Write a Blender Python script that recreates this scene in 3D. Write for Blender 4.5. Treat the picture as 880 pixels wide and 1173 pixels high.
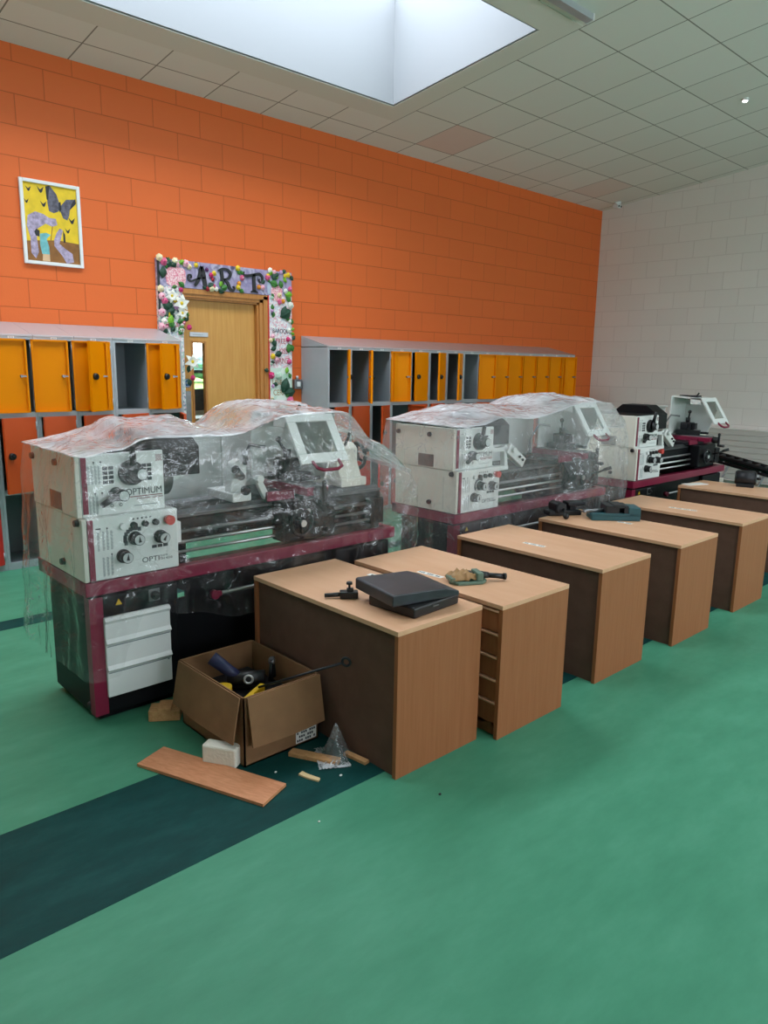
import bpy, bmesh, math, random
from mathutils import Vector, Matrix, noise
random.seed(7)
for o in list(bpy.data.objects): bpy.data.objects.remove(o)
S = bpy.context.scene
C = S.collection
PI = math.pi
def R(d): return math.radians(d)

# ------------------------------------------------------------------ camera
cam = bpy.data.cameras.new('camera'); camo = bpy.data.objects.new('camera', cam); C.objects.link(camo)
yaw, pitch, roll = R(43.133), R(-11.335), R(0.98)
fwd = Vector((math.sin(yaw)*math.cos(pitch), math.cos(yaw)*math.cos(pitch), math.sin(pitch)))
rt = Vector((math.cos(yaw), -math.sin(yaw), 0)); up = rt.cross(fwd)
r2 = math.cos(roll)*rt + math.sin(roll)*up; u2 = -math.sin(roll)*rt + math.cos(roll)*up
camo.matrix_world = Matrix(((r2.x, u2.x, -fwd.x, -2.310), (r2.y, u2.y, -fwd.y, -6.420), (r2.z, u2.z, -fwd.z, 1.607), (0, 0, 0, 1)))
cam.sensor_fit = 'VERTICAL'; cam.sensor_height = 36; cam.sensor_width = 27
cam.lens = 844.68/1173*36
cam.clip_start = .05
S.camera = camo

# ------------------------------------------------------------------ sky, daylight portals, exposure
w = bpy.data.worlds.new('overcast_sky'); S.world = w; w.use_nodes = True
bg = w.node_tree.nodes['Background']
bg.inputs[0].default_value = (.86, .93, 1.0, 1); bg.inputs[1].default_value = 10.0
S.view_settings.view_transform = 'Standard'; S.view_settings.look = 'None'
S.view_settings.exposure = 0.0; S.view_settings.gamma = 1.0
S.view_settings.use_curve_mapping = False
S.cycles.transparent_max_bounces = 24
S.cycles.max_bounces = 8
S.cycles.diffuse_bounces = 5
S.cycles.sample_clamp_indirect = 6
S.cycles.use_denoising = True
def portal(name, loc, rot, sx, sy):
    l = bpy.data.lights.new(name, 'AREA'); l.shape = 'RECTANGLE'; l.size = sx; l.size_y = sy
    l.cycles.is_portal = True
    o = bpy.data.objects.new(name, l); o.location = loc; o.rotation_euler = rot; C.objects.link(o)
SLOPE = -.1144
def cz(y): return 3.925 + SLOPE*y
SKY = [(-2.485, -.86, -3.3, 2.93), (-8.6, -7.0, -.6, 7.3)]     # visible rooflight, then an unseen one added behind the camera for fill
SHAFT = .95
for (a, b, c, d) in SKY:
    portal('daylight_portal', ((c+d)/2, (a+b)/2, cz((a+b)/2)+SHAFT-.02), (0, 0, 0), d-c, b-a)

# ------------------------------------------------------------------ materials
def lin(c):
    if isinstance(c, str): c = [int(c[i:i+2], 16) for i in (0, 2, 4)]
    return tuple((v/255/12.92 if v/255 <= .04045 else ((v/255+.055)/1.055)**2.4) for v in c) + (1,)
MATS = {}
def mat(name, col, rough=.5, metal=0, spec=.5, var=0, vscale=8, bump=0, bscale=60, stretch=None, coat=0):
    if name in MATS: return MATS[name]
    m = bpy.data.materials.new(name); m.use_nodes = True; MATS[name] = m
    nt = m.node_tree; b = nt.nodes['Principled BSDF']
    c = lin(col)
    b.inputs['Base Color'].default_value = c
    b.inputs['Roughness'].default_value = rough; b.inputs['Metallic'].default_value = metal
    b.inputs['Specular IOR Level'].default_value = spec
    b.inputs['Coat Weight'].default_value = coat
    if var or bump:
        tc = nt.nodes.new('ShaderNodeTexCoord'); mp = nt.nodes.new('ShaderNodeMapping')
        nt.links.new(tc.outputs['Object'], mp.inputs['Vector'])
        if stretch: mp.inputs['Scale'].default_value = stretch
    if var:
        n = nt.nodes.new('ShaderNodeTexNoise'); n.inputs['Scale'].default_value = vscale; n.inputs['Detail'].default_value = 5
        nt.links.new(mp.outputs[0], n.inputs['Vector'])
        r = nt.nodes.new('ShaderNodeValToRGB')
        r.color_ramp.elements[0].position = .3; r.color_ramp.elements[1].position = .7
        r.color_ramp.elements[0].color = tuple(v*(1-var) for v in c[:3])+(1,)
        r.color_ramp.elements[1].color = tuple(min(1, v*(1+var)) for v in c[:3])+(1,)
        nt.links.new(n.outputs[0], r.inputs[0]); nt.links.new(r.outputs[0], b.inputs['Base Color'])
    if bump:
        n = nt.nodes.new('ShaderNodeTexNoise'); n.inputs['Scale'].default_value = bscale
        nt.links.new(mp.outputs[0], n.inputs['Vector'])
        bp = nt.nodes.new('ShaderNodeBump'); bp.inputs['Strength'].default_value = bump; bp.inputs['Distance'].default_value = .01
        nt.links.new(n.outputs[0], bp.inputs['Height']); nt.links.new(bp.outputs[0], b.inputs['Normal'])
    return m
def block_mat(name, col, mortar, axis, z0, rough=.55, offs=0):
    m = bpy.data.materials.new(name); m.use_nodes = True; nt = m.node_tree; b = nt.nodes['Principled BSDF']
    b.inputs['Roughness'].default_value = rough; b.inputs['Specular IOR Level'].default_value = .35
    g = nt.nodes.new('ShaderNodeNewGeometry'); s = nt.nodes.new('ShaderNodeSeparateXYZ'); nt.links.new(g.outputs['Position'], s.inputs[0])
    c = nt.nodes.new('ShaderNodeCombineXYZ')
    au = nt.nodes.new('ShaderNodeMath'); au.operation = 'ADD'; au.inputs[1].default_value = 45+offs
    nt.links.new(s.outputs[axis], au.inputs[0]); nt.links.new(au.outputs[0], c.inputs[0])
    av = nt.nodes.new('ShaderNodeMath'); av.operation = 'SUBTRACT'; av.inputs[1].default_value = z0
    nt.links.new(s.outputs[2], av.inputs[0]); nt.links.new(av.outputs[0], c.inputs[1])
    t = nt.nodes.new('ShaderNodeTexBrick'); nt.links.new(c.outputs[0], t.inputs['Vector'])
    t.offset = .5; t.offset_frequency = 2; t.squash = 1
    t.inputs['Scale'].default_value = 1; t.inputs['Brick Width'].default_value = .45; t.inputs['Row Height'].default_value = .225
    t.inputs['Mortar Size'].default_value = .0038; t.inputs['Mortar Smooth'].default_value = .25; t.inputs['Bias'].default_value = 0
    a = lin(col)
    t.inputs['Color1'].default_value = a; t.inputs['Color2'].default_value = tuple(v*.965 for v in a[:3])+(1,)
    t.inputs['Mortar'].default_value = lin(mortar)
    nt.links.new(t.outputs['Color'], b.inputs['Base Color'])
    n = nt.nodes.new('ShaderNodeTexNoise'); n.inputs['Scale'].default_value = 55; n.inputs['Detail'].default_value = 6
    nt.links.new(g.outputs['Position'], n.inputs['Vector'])
    mm = nt.nodes.new('ShaderNodeMath'); mm.operation = 'MULTIPLY'; mm.inputs[1].default_value = .25; nt.links.new(n.outputs[0], mm.inputs[0])
    sb = nt.nodes.new('ShaderNodeMath'); sb.operation = 'SUBTRACT'; nt.links.new(mm.outputs[0], sb.inputs[0]); nt.links.new(t.outputs['Fac'], sb.inputs[1])
    bp = nt.nodes.new('ShaderNodeBump'); bp.inputs['Strength'].default_value = .55; bp.inputs['Distance'].default_value = .006
    nt.links.new(sb.outputs[0], bp.inputs['Height']); nt.links.new(bp.outputs[0], b.inputs['Normal'])
    return m
M_orange = block_mat('orange_painted_blockwork', 'E26B2E', 'C0571F', 0, 3.802-.225*18)  # joints painted darker than the blocks to carry the groove shading
M_white = block_mat('off_white_painted_blockwork', 'EBE9E5', 'D9D6D2', 1, 3.802-.225*18, .6, .12)
def ceil_mat():
    m = bpy.data.materials.new('ceiling_tiles'); m.use_nodes = True; nt = m.node_tree; b = nt.nodes['Principled BSDF']
    b.inputs['Roughness'].default_value = .9; b.inputs['Specular IOR Level'].default_value = .1
    g = nt.nodes.new('ShaderNodeNewGeometry'); s = nt.nodes.new('ShaderNodeSeparateXYZ'); nt.links.new(g.outputs['Position'], s.inputs[0])
    def cell(out, off, per):
        a = nt.nodes.new('ShaderNodeMath'); a.operation = 'ADD'; a.inputs[1].default_value = off; nt.links.new(s.outputs[out], a.inputs[0])
        d = nt.nodes.new('ShaderNodeMath'); d.operation = 'DIVIDE'; d.inputs[1].default_value = per; nt.links.new(a.outputs[0], d.inputs[0])
        return d.outputs[0]
    c = nt.nodes.new('ShaderNodeCombineXYZ')
    nt.links.new(cell(0, 60-.20, .6), c.inputs[0]); nt.links.new(cell(1, 60.3, .6), c.inputs[1])
    t = nt.nodes.new('ShaderNodeTexBrick'); nt.links.new(c.outputs[0], t.inputs['Vector'])
    t.offset = 0; t.squash = 1; t.inputs['Scale'].default_value = 1; t.inputs['Brick Width'].default_value = 1; t.inputs['Row Height'].default_value = 1
    t.inputs['Mortar Size'].default_value = .010; t.inputs['Mortar Smooth'].default_value = .1; t.inputs['Bias'].default_value = -.3
    t.inputs['Color1'].default_value = lin('E6E5DE'); t.inputs['Color2'].default_value = lin('DEDDD5'); t.inputs['Mortar'].default_value = lin('8E8C84')
    # two tiles tinted pinkish
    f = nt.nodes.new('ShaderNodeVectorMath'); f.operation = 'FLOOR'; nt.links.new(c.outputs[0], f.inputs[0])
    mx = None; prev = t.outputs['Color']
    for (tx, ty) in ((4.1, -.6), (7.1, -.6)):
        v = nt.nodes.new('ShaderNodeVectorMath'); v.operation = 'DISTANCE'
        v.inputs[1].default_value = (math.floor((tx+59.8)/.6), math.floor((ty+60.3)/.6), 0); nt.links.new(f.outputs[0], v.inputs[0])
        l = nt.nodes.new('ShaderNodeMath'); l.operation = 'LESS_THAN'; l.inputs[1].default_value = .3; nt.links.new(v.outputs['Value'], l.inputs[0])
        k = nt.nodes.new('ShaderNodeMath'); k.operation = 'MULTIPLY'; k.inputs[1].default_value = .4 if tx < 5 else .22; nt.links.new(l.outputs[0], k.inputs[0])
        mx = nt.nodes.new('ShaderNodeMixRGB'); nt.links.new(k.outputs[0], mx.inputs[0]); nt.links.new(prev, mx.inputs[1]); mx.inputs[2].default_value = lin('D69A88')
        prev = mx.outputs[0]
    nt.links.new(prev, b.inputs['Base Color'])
    return m
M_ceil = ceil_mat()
def floor_mat(name, col, dark, light, spec=.22):
    m = bpy.data.materials.new(name); m.use_nodes = True; nt = m.node_tree; b = nt.nodes['Principled BSDF']
    b.inputs['Roughness'].default_value = .5; b.inputs['Specular IOR Level'].default_value = spec
    g = nt.nodes.new('ShaderNodeNewGeometry')
    mp = nt.nodes.new('ShaderNodeMapping'); mp.inputs['Scale'].default_value = (1.2, 3.2, 1); mp.inputs['Rotation'].default_value = (0, 0, .5); nt.links.new(g.outputs['Position'], mp.inputs['Vector'])
    n = nt.nodes.new('ShaderNodeTexNoise'); n.inputs['Scale'].default_value = 2.2; n.inputs['Detail'].default_value = 9; n.inputs['Roughness'].default_value = .68
    nt.links.new(mp.outputs[0], n.inputs['Vector'])
    r = nt.nodes.new('ShaderNodeValToRGB'); e = r.color_ramp.elements
    e[0].position = .3; e[0].color = lin(dark); e[1].position = .72; e[1].color = lin(light)
    k = e.new(.5); k.color = lin(col)
    nt.links.new(n.outputs[0], r.inputs[0]); nt.links.new(r.outputs[0], b.inputs['Base Color'])
    n2 = nt.nodes.new('ShaderNodeTexNoise'); n2.inputs['Scale'].default_value = 14; n2.inputs['Detail'].default_value = 6; nt.links.new(g.outputs['Position'], n2.inputs['Vector'])
    mr = nt.nodes.new('ShaderNodeMapRange'); mr.inputs['To Min'].default_value = .42; mr.inputs['To Max'].default_value = .6; nt.links.new(n2.outputs[0], mr.inputs['Value'])
    nt.links.new(mr.outputs[0], b.inputs['Roughness'])
    return m
M_floor = floor_mat('green_linoleum', '44876A', '3D7E62', '4E9074')
M_band = floor_mat('dark_green_linoleum', '0C3C3A', '0A3331', '174845', .1)
def wood_mat(name, c1, c2, axis_scale, rough=.5, scale=1.0):
    m = bpy.data.materials.new(name); m.use_nodes = True; nt = m.node_tree; b = nt.nodes['Principled BSDF']
    b.inputs['Roughness'].default_value = rough; b.inputs['Specular IOR Level'].default_value = .35
    tc = nt.nodes.new('ShaderNodeTexCoord'); mp = nt.nodes.new('ShaderNodeMapping'); mp.inputs['Scale'].default_value = axis_scale
    nt.links.new(tc.outputs['Object'], mp.inputs['Vector'])
    n = nt.nodes.new('ShaderNodeTexNoise'); n.inputs['Scale'].default_value = 3*scale; n.inputs['Detail'].default_value = 7; n.inputs['Roughness'].default_value = .6; n.inputs['Distortion'].default_value = .4
    nt.links.new(mp.outputs[0], n.inputs['Vector'])
    r = nt.nodes.new('ShaderNodeValToRGB'); e = r.color_ramp.elements
    e[0].position = .32; e[0].color = lin(c1); e[1].position = .7; e[1].color = lin(c2)
    nt.links.new(n.outputs[0], r.inputs[0]); nt.links.new(r.outputs[0], b.inputs['Base Color'])
    return m
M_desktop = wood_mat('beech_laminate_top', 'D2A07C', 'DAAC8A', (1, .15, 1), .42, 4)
M_desk = wood_mat('beech_laminate_shaded', '905734', '9C623F', (6, 6, .25), .45, 4)  # darker copy of the top's beech, side shade put into the colour
M_deskback = mat('shaded_brown_back_board', '62493D', .6, spec=.15, var=.1, vscale=14)  # brown board, darkened further for the shade on the cabinet sides
M_door = wood_mat('oak_veneer_door', 'C98E45', 'D6A055', (5, 5, .3), .4, 3)
M_frame = wood_mat('oak_door_frame', 'B5763A', 'C68848', (5, 5, .3), .4, 3)
M_ply = wood_mat('reddish_plywood', 'B87850', 'D09068', (1, 5, 1), .55, 6)
M_scrap = wood_mat('raw_pine', 'B07E50', 'CC9C6C', (2, 6, 2), .7, 8)
M_grey = mat('grey_locker_steel', 'A9B0B6', .38, 0, .5, var=.04, vscale=6)
M_greytop = mat('glossy_grey_locker_top', 'A6A6AA', .24, 0, .7)
M_lockin = mat('grey_locker_interior', '8E969C', .5)
M_yellow = mat('yellow_enamel_steel', 'EE8A00', .45, spec=.08)
M_yellowin = mat('yellow_enamel_lip', 'E7A03A', .4)
M_ored = mat('orange_red_enamel_steel', 'D2521F', .35)
M_red = mat('red_enamel_steel', 'D02A24', .35)
M_black = mat('black_plastic', '17181B', .4)
M_blackm = mat('black_machine_paint', '131417', .45, 0, .16, bump=.05, bscale=180)
M_castd = mat('dark_cast_iron', '202226', .45, .3, bump=.1, bscale=120)
M_steel = mat('bright_steel', 'C8CACB', .28, .9)
M_dullsteel = mat('dull_steel', '8A8C8E', .4, .8, var=.15, vscale=20)
M_maroon = mat('maroon_machine_paint', '7E1438', .38)
M_cream = mat('cream_machine_paint', 'DAD8CC', .4, bump=.04, bscale=220)
M_wpaint = mat('white_machine_paint', 'DCE0DE', .38)
M_print = mat('grey_printed_scale', '7F8A8E', .6)
M_printd = mat('dark_printed_scale', '2C3238', .6)
M_logored = mat('dark_red_print', '7A1E30', .5)
M_estop = mat('red_button_plastic', 'C8372F', .35)
M_whitep = mat('white_plastic', 'E4E6E6', .4)
M_dial = mat('silver_dial_plate', 'C9CDCE', .3, .3)
M_card = mat('brown_cardboard', '866346', .8, 0, .2, var=.08, vscale=12)
M_cardin = mat('brown_cardboard_inside', '6E5038', .8, 0, .2)
M_paper = mat('white_paper', 'E6E4E0', .8)
M_teal = mat('teal_machine_paint', '1E4F57', .4)
M_greenp = mat('grey_green_machine_paint', '5A7464', .4)
M_waxp = mat('brown_wax_paper', 'A88255', .6, bump=.5, bscale=40)
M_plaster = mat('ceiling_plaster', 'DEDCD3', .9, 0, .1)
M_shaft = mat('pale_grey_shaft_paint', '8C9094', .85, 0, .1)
M_alu = mat('grey_aluminium_trim', 'B8BCC2', .35, .4)
M_pkg = mat('blue_push_plate', '1D5C8C', .4)
M_tape = mat('yellow_plastic', 'D9AE16', .45)

def two_sided(nt, fres, ior):
    # a single sheet: the same index from either face
    g = nt.nodes.new('ShaderNodeNewGeometry'); m = nt.nodes.new('ShaderNodeMath'); m.operation = 'MULTIPLY_ADD'
    m.inputs[1].default_value = 1/ior-ior; m.inputs[2].default_value = ior
    nt.links.new(g.outputs['Backfacing'], m.inputs[0]); nt.links.new(m.outputs[0], fres.inputs['IOR'])
def film_mat(name, haze, hv, top_sheen, crease, ior):
    m = bpy.data.materials.new(name); m.use_nodes = True; nt = m.node_tree
    for n in list(nt.nodes): nt.nodes.remove(n)
    N = nt.nodes.new; L = nt.links.new
    def math_(op, a, b_=None, clamp=False):
        q = N('ShaderNodeMath'); q.operation = op; q.use_clamp = clamp
        for i, v in enumerate((a, b_)):
            if v is None: continue
            if isinstance(v, (int, float)): q.inputs[i].default_value = v
            else: L(v, q.inputs[i])
        return q.outputs[0]
    out = N('ShaderNodeOutputMaterial')
    tc = N('ShaderNodeTexCoord')
    n1 = N('ShaderNodeTexNoise'); n1.inputs['Scale'].default_value = 5; n1.inputs['Detail'].default_value = 4; n1.inputs['Distortion'].default_value = 1.6; L(tc.outputs['Object'], n1.inputs['Vector'])
    n2 = N('ShaderNodeTexNoise'); n2.inputs['Scale'].default_value = 3.2; n2.inputs['Detail'].default_value = 3; L(tc.outputs['Object'], n2.inputs['Vector'])
    dv = N('ShaderNodeVectorMath'); dv.operation = 'ADD'; sc = N('ShaderNodeVectorMath'); sc.operation = 'SCALE'; sc.inputs['Scale'].default_value = .22
    L(n1.outputs['Color'], sc.inputs[0]); L(tc.outputs['Object'], dv.inputs[0]); L(sc.outputs[0], dv.inputs[1])
    v1 = N('ShaderNodeTexVoronoi'); v1.feature = 'DISTANCE_TO_EDGE'; v1.inputs['Scale'].default_value = 7; L(dv.outputs[0], v1.inputs['Vector'])
    v2 = N('ShaderNodeTexVoronoi'); v2.feature = 'SMOOTH_F1'; v2.inputs['Scale'].default_value = 15; L(dv.outputs[0], v2.inputs['Vector'])
    ad = math_('ADD', math_('MULTIPLY', v2.outputs['Distance'], .8), n1.outputs[0])
    bp = N('ShaderNodeBump'); bp.inputs['Strength'].default_value = .4; bp.inputs['Distance'].default_value = .03; L(ad, bp.inputs['Height'])
    tr = N('ShaderNodeBsdfTransparent'); tr.inputs[0].default_value = (.975, .98, .98, 1)
    df = N('ShaderNodeBsdfDiffuse'); df.inputs[0].default_value = (.88, .90, .95, 1); L(bp.outputs[0], df.inputs['Normal'])
    tl = N('ShaderNodeBsdfTranslucent'); tl.inputs[0].default_value = (.88, .90, .95, 1)
    md = N('ShaderNodeMixShader'); md.inputs[0].default_value = .35; L(df.outputs[0], md.inputs[1]); L(tl.outputs[0], md.inputs[2])
    # creases: thin whitened lines where the sheet was folded, in patches
    cr = N('ShaderNodeMapRange'); cr.inputs['From Min'].default_value = .0; cr.inputs['From Max'].default_value = .022; cr.inputs['To Min'].default_value = crease; cr.inputs['To Max'].default_value = 0; L(v1.outputs['Distance'], cr.inputs['Value'])
    pm = N('ShaderNodeMapRange'); pm.inputs['From Min'].default_value = .44; pm.inputs['From Max'].default_value = .6; L(n2.outputs[0], pm.inputs['Value'])
    sx = N('ShaderNodeSeparateXYZ'); L(tc.outputs['Object'], sx.inputs[0])
    lo = N('ShaderNodeMapRange'); lo.inputs['From Min'].default_value = .66; lo.inputs['From Max'].default_value = .45; lo.inputs['To Max'].default_value = 1.6; L(sx.outputs[2], lo.inputs['Value'])
    en = N('ShaderNodeMapRange'); en.inputs['From Min'].default_value = 1.15; en.inputs['From Max'].default_value = 1.5; en.inputs['To Max'].default_value = 1.3; L(sx.outputs[0], en.inputs['Value'])
    crm = math_('MULTIPLY', math_('MULTIPLY', cr.outputs[0], pm.outputs[0]), math_('ADD', math_('ADD', lo.outputs[0], en.outputs[0]), 1.0))
    hz = N('ShaderNodeMapRange'); hz.inputs['From Min'].default_value = .4; hz.inputs['From Max'].default_value = .7; hz.inputs['To Min'].default_value = haze; hz.inputs['To Max'].default_value = haze+hv; L(n1.outputs[0], hz.inputs['Value'])
    # bright top reflections painted as pale haze on the upward faces
    g = N('ShaderNodeNewGeometry'); s = N('ShaderNodeSeparateXYZ'); L(g.outputs['True Normal'], s.inputs[0])
    up_ = N('ShaderNodeMapRange'); up_.inputs['From Min'].default_value = .4; up_.inputs['From Max'].default_value = .97; up_.inputs['To Max'].default_value = top_sheen; L(math_('ABSOLUTE', s.outputs[2]), up_.inputs['Value'])
    dn = N('ShaderNodeMapRange'); dn.inputs['From Min'].default_value = .35; dn.inputs['From Max'].default_value = .65; dn.inputs['To Min'].default_value = .55; dn.inputs['To Max'].default_value = 1.25; L(n2.outputs[0], dn.inputs['Value'])
    tot = math_('ADD', math_('ADD', hz.outputs[0], crm), math_('MULTIPLY', up_.outputs[0], dn.outputs[0]), True)
    mx = N('ShaderNodeMixShader'); L(tot, mx.inputs[0]); L(tr.outputs[0], mx.inputs[1]); L(md.outputs[0], mx.inputs[2])
    gl = N('ShaderNodeBsdfGlossy'); gl.inputs['Roughness'].default_value = .13; gl.inputs[0].default_value = (1, 1, 1, 1); L(bp.outputs[0], gl.inputs['Normal'])
    fr = N('ShaderNodeFresnel'); two_sided(nt, fr, ior); L(bp.outputs[0], fr.inputs['Normal'])
    m2 = N('ShaderNodeMixShader'); L(fr.outputs[0], m2.inputs[0]); L(mx.outputs[0], m2.inputs[1]); L(gl.outputs[0], m2.inputs[2])
    L(m2.outputs[0], out.inputs['Surface'])
    return m
M_film1 = film_mat('clear_polythene_film', .012, .045, .68, .20, 1.52)
M_film2 = film_mat('hazy_polythene_film', .075, .08, .72, .22, 1.55)
def glass_mat():
    m = bpy.data.materials.new('clear_glass'); m.use_nodes = True; nt = m.node_tree
    for n in list(nt.nodes): nt.nodes.remove(n)
    o = nt.nodes.new('ShaderNodeOutputMaterial'); t = nt.nodes.new('ShaderNodeBsdfTransparent'); g = nt.nodes.new('ShaderNodeBsdfGlossy'); g.inputs['Roughness'].default_value = .02
    t.inputs[0].default_value = (.93, .96, .95, 1)
    f = nt.nodes.new('ShaderNodeFresnel'); two_sided(nt, f, 1.45); x = nt.nodes.new('ShaderNodeMixShader')
    nt.links.new(f.outputs[0], x.inputs[0]); nt.links.new(t.outputs[0], x.inputs[1]); nt.links.new(g.outputs[0], x.inputs[2]); nt.links.new(x.outputs[0], o.inputs[0])
    return m
M_glass = glass_mat()

# ------------------------------------------------------------------ mesh building helpers
class MB:
    def __init__(s): s.bm = bmesh.new(); s.T = Matrix.Identity(4); s.mi = 0
    def _fin(s, vs, fs, smooth=False):
        for v in vs: v.co = s.T @ v.co
        for f in fs: f.smooth = smooth; f.material_index = s.mi
    def box(s, x0, x1, y0, y1, z0, z1, bev=0, seg=2):
        b = bmesh.new(); r = bmesh.ops.create_cube(b, size=1)
        for v in r['verts']:
            v.co = Vector(((x0+x1)/2+v.co.x*(x1-x0), (y0+y1)/2+v.co.y*(y1-y0), (z0+z1)/2+v.co.z*(z1-z0)))
        if bev: bmesh.ops.bevel(b, geom=b.edges[:], offset=bev, segments=seg, affect='EDGES', profile=.5)
        s.merge(b); return s
    def merge(s, b, smooth=False):
        b.verts.index_update(); mp = [s.bm.verts.new(s.T @ v.co) for v in b.verts]
        for f in b.faces:
            try:
                n = s.bm.faces.new([mp[v.index] for v in f.verts]); n.smooth = smooth or f.smooth; n.material_index = s.mi
            except ValueError: pass
        b.free()
    def cyl(s, p, q, r, r2=None, seg=16, cap=True):
        p = Vector(p); q = Vector(q); d = q-p; r2 = r if r2 is None else r2
        zq = d.normalized().to_track_quat('Z', 'Y').to_matrix()
        A = [s.bm.verts.new(s.T @ (p+zq @ Vector((math.cos(2*PI*i/seg)*r, math.sin(2*PI*i/seg)*r, 0)))) for i in range(seg)]
        B = [s.bm.verts.new(s.T @ (q+zq @ Vector((math.cos(2*PI*i/seg)*r2, math.sin(2*PI*i/seg)*r2, 0)))) for i in range(seg)]
        for i in range(seg):
            f = s.bm.faces.new((A[i], A[(i+1) % seg], B[(i+1) % seg], B[i])); f.smooth = True; f.material_index = s.mi
        if cap:
            f = s.bm.faces.new(A[::-1]); f.material_index = s.mi; f = s.bm.faces.new(B); f.material_index = s.mi
        return s
    def tube(s, path, r, seg=10):
        path = [Vector(p) for p in path]; rings = []
        for i, p in enumerate(path):
            d = (path[min(i+1, len(path)-1)]-path[max(i-1, 0)]).normalized()
            zq = d.to_track_quat('Z', 'Y').to_matrix(); rr = r[i] if isinstance(r, (list, tuple)) else r
            rings.append([s.bm.verts.new(s.T @ (p+zq @ Vector((math.cos(2*PI*k/seg)*rr, math.sin(2*PI*k/seg)*rr, 0)))) for k in range(seg)])
        for a, b in zip(rings, rings[1:]):
            for k in range(seg):
                f = s.bm.faces.new((a[k], a[(k+1) % seg], b[(k+1) % seg], b[k])); f.smooth = True; f.material_index = s.mi
        f = s.bm.faces.new(rings[0][::-1]); f.material_index = s.mi
        f = s.bm.faces.new(rings[-1]); f.material_index = s.mi
        return s
    def prism(s, pts, ax, a0, a1, bev=0):
        b = bmesh.new()
        def mk(p, a):
            return Vector((a, p[0], p[1])) if ax == 'x' else Vector((p[0], a, p[1])) if ax == 'y' else Vector((p[0], p[1], a))
        A = [b.verts.new(mk(p, a0)) for p in pts]; B = [b.verts.new(mk(p, a1)) for p in pts]
        n = len(pts)
        b.faces.new(A); b.faces.new(B[::-1])
        for i in range(n): b.faces.new((A[(i+1) % n], A[i], B[i], B[(i+1) % n]))
        bmesh.ops.recalc_face_normals(b, faces=b.faces[:])
        if bev: bmesh.ops.bevel(b, geom=b.edges[:], offset=bev, segments=2, affect='EDGES', profile=.5)
        s.merge(b); return s
    def poly(s, pts):
        f = s.bm.faces.new([s.bm.verts.new(s.T @ Vector(p)) for p in pts]); f.material_index = s.mi; return s
    def ball(s, c, r, sc=(1, 1, 1), seg=16, rings=10):
        b = bmesh.new(); bmesh.ops.create_uvsphere(b, u_segments=seg, v_segments=rings, radius=r)
        for v in b.verts: v.co = Vector((v.co.x*sc[0]+c[0], v.co.y*sc[1]+c[1], v.co.z*sc[2]+c[2]))
        s.merge(b, True); return s
    def torus(s, c, R_, r, axis='y', seg=28, k=8, arc=2*PI):
        path = []
        n = seg
        for i in range(n+1):
            a = arc*i/n
            u, v = math.cos(a)*R_, math.sin(a)*R_
            path.append((c[0]+u, c[1], c[2]+v) if axis == 'y' else (c[0], c[1]+u, c[2]+v) if axis == 'x' else (c[0]+u, c[1]+v, c[2]))
        return s.tube(path, r, k)
    def build(s, name, m, parent=None, loc=(0, 0, 0)):
        me = bpy.data.meshes.new(name); s.bm.normal_update(); s.bm.to_mesh(me); s.bm.free()
        for x in (m if isinstance(m, (list, tuple)) else [m]): me.materials.append(x)
        o = bpy.data.objects.new(name, me); C.objects.link(o); o.location = loc
        if parent: o.parent = parent
        return o
def tag(o, label, cat, group=None):
    o['label'] = label; o['category'] = cat; o['kind'] = 'thing'
    if group: o['group'] = group
    return o
def thing(name, label, cat, loc=(0, 0, 0), rz=0, group=None):
    o = bpy.data.objects.new(name, None); C.objects.link(o); o.location = loc; o.rotation_euler = (0, 0, rz); o.empty_display_size = .1
    return tag(o, label, cat, group)
def struct(o):
    o['kind'] = 'structure'; return o
def text_obj(name, body, size, m, parent, loc, rot, extrude=.0006, align='LEFT', shear=0, sx=1):
    cu = bpy.data.curves.new(name, 'FONT'); cu.body = body; cu.size = size; cu.extrude = extrude; cu.align_x = align; cu.shear = shear
    t = bpy.data.objects.new(name, cu); C.objects.link(t)
    bpy.context.view_layer.update()
    me = bpy.data.meshes.new_from_object(t.evaluated_get(bpy.context.evaluated_depsgraph_get()))
    bpy.data.objects.remove(t)
    o = bpy.data.objects.new(name, me); C.objects.link(o); me.materials.clear(); me.materials.append(m)
    o.location = loc; o.rotation_euler = rot; o.scale = (sx, 1, 1)
    if parent: o.parent = parent
    return o

# ------------------------------------------------------------------ room shell
XL, XR, YB = -7.0, 8.118, -11.0
b = MB(); b.box(XL-.2, XR+.2, YB-.2, .2, -.12, 0); struct(b.build('floor', M_floor))
b = MB(); b.box(XL, XR, -4.46, -3.885, 0, .0012); struct(b.build('trim_1', M_band))
b = MB(); b.box(XL, XR, -1.80, -1.635, 0, .0012); struct(b.build('trim_2', M_band))
DX0, DX1, DZ = 1.03, 2.01, 2.235      # structural door opening
b = MB()
b.box(XL-.2, DX0, 0, .2, 0, 4.04); b.box(DX1, XR+.2, 0, .2, 0, 4.04); b.box(DX0, DX1, 0, .2, DZ, 4.04)
struct(b.build('wall_back', M_orange))
b = MB(); b.prism([(YB-.2, 0), (0, 0), (0, cz(0)+.115), (YB-.2, cz(YB-.2)+.115)], 'x', XR, XR+.2); struct(b.build('wall_right', M_white))
b = MB(); b.prism([(YB-.2, 0), (0, 0), (0, cz(0)+.115), (YB-.2, cz(YB-.2)+.115)], 'x', XL-.2, XL); struct(b.build('wall_left', M_white))
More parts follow.
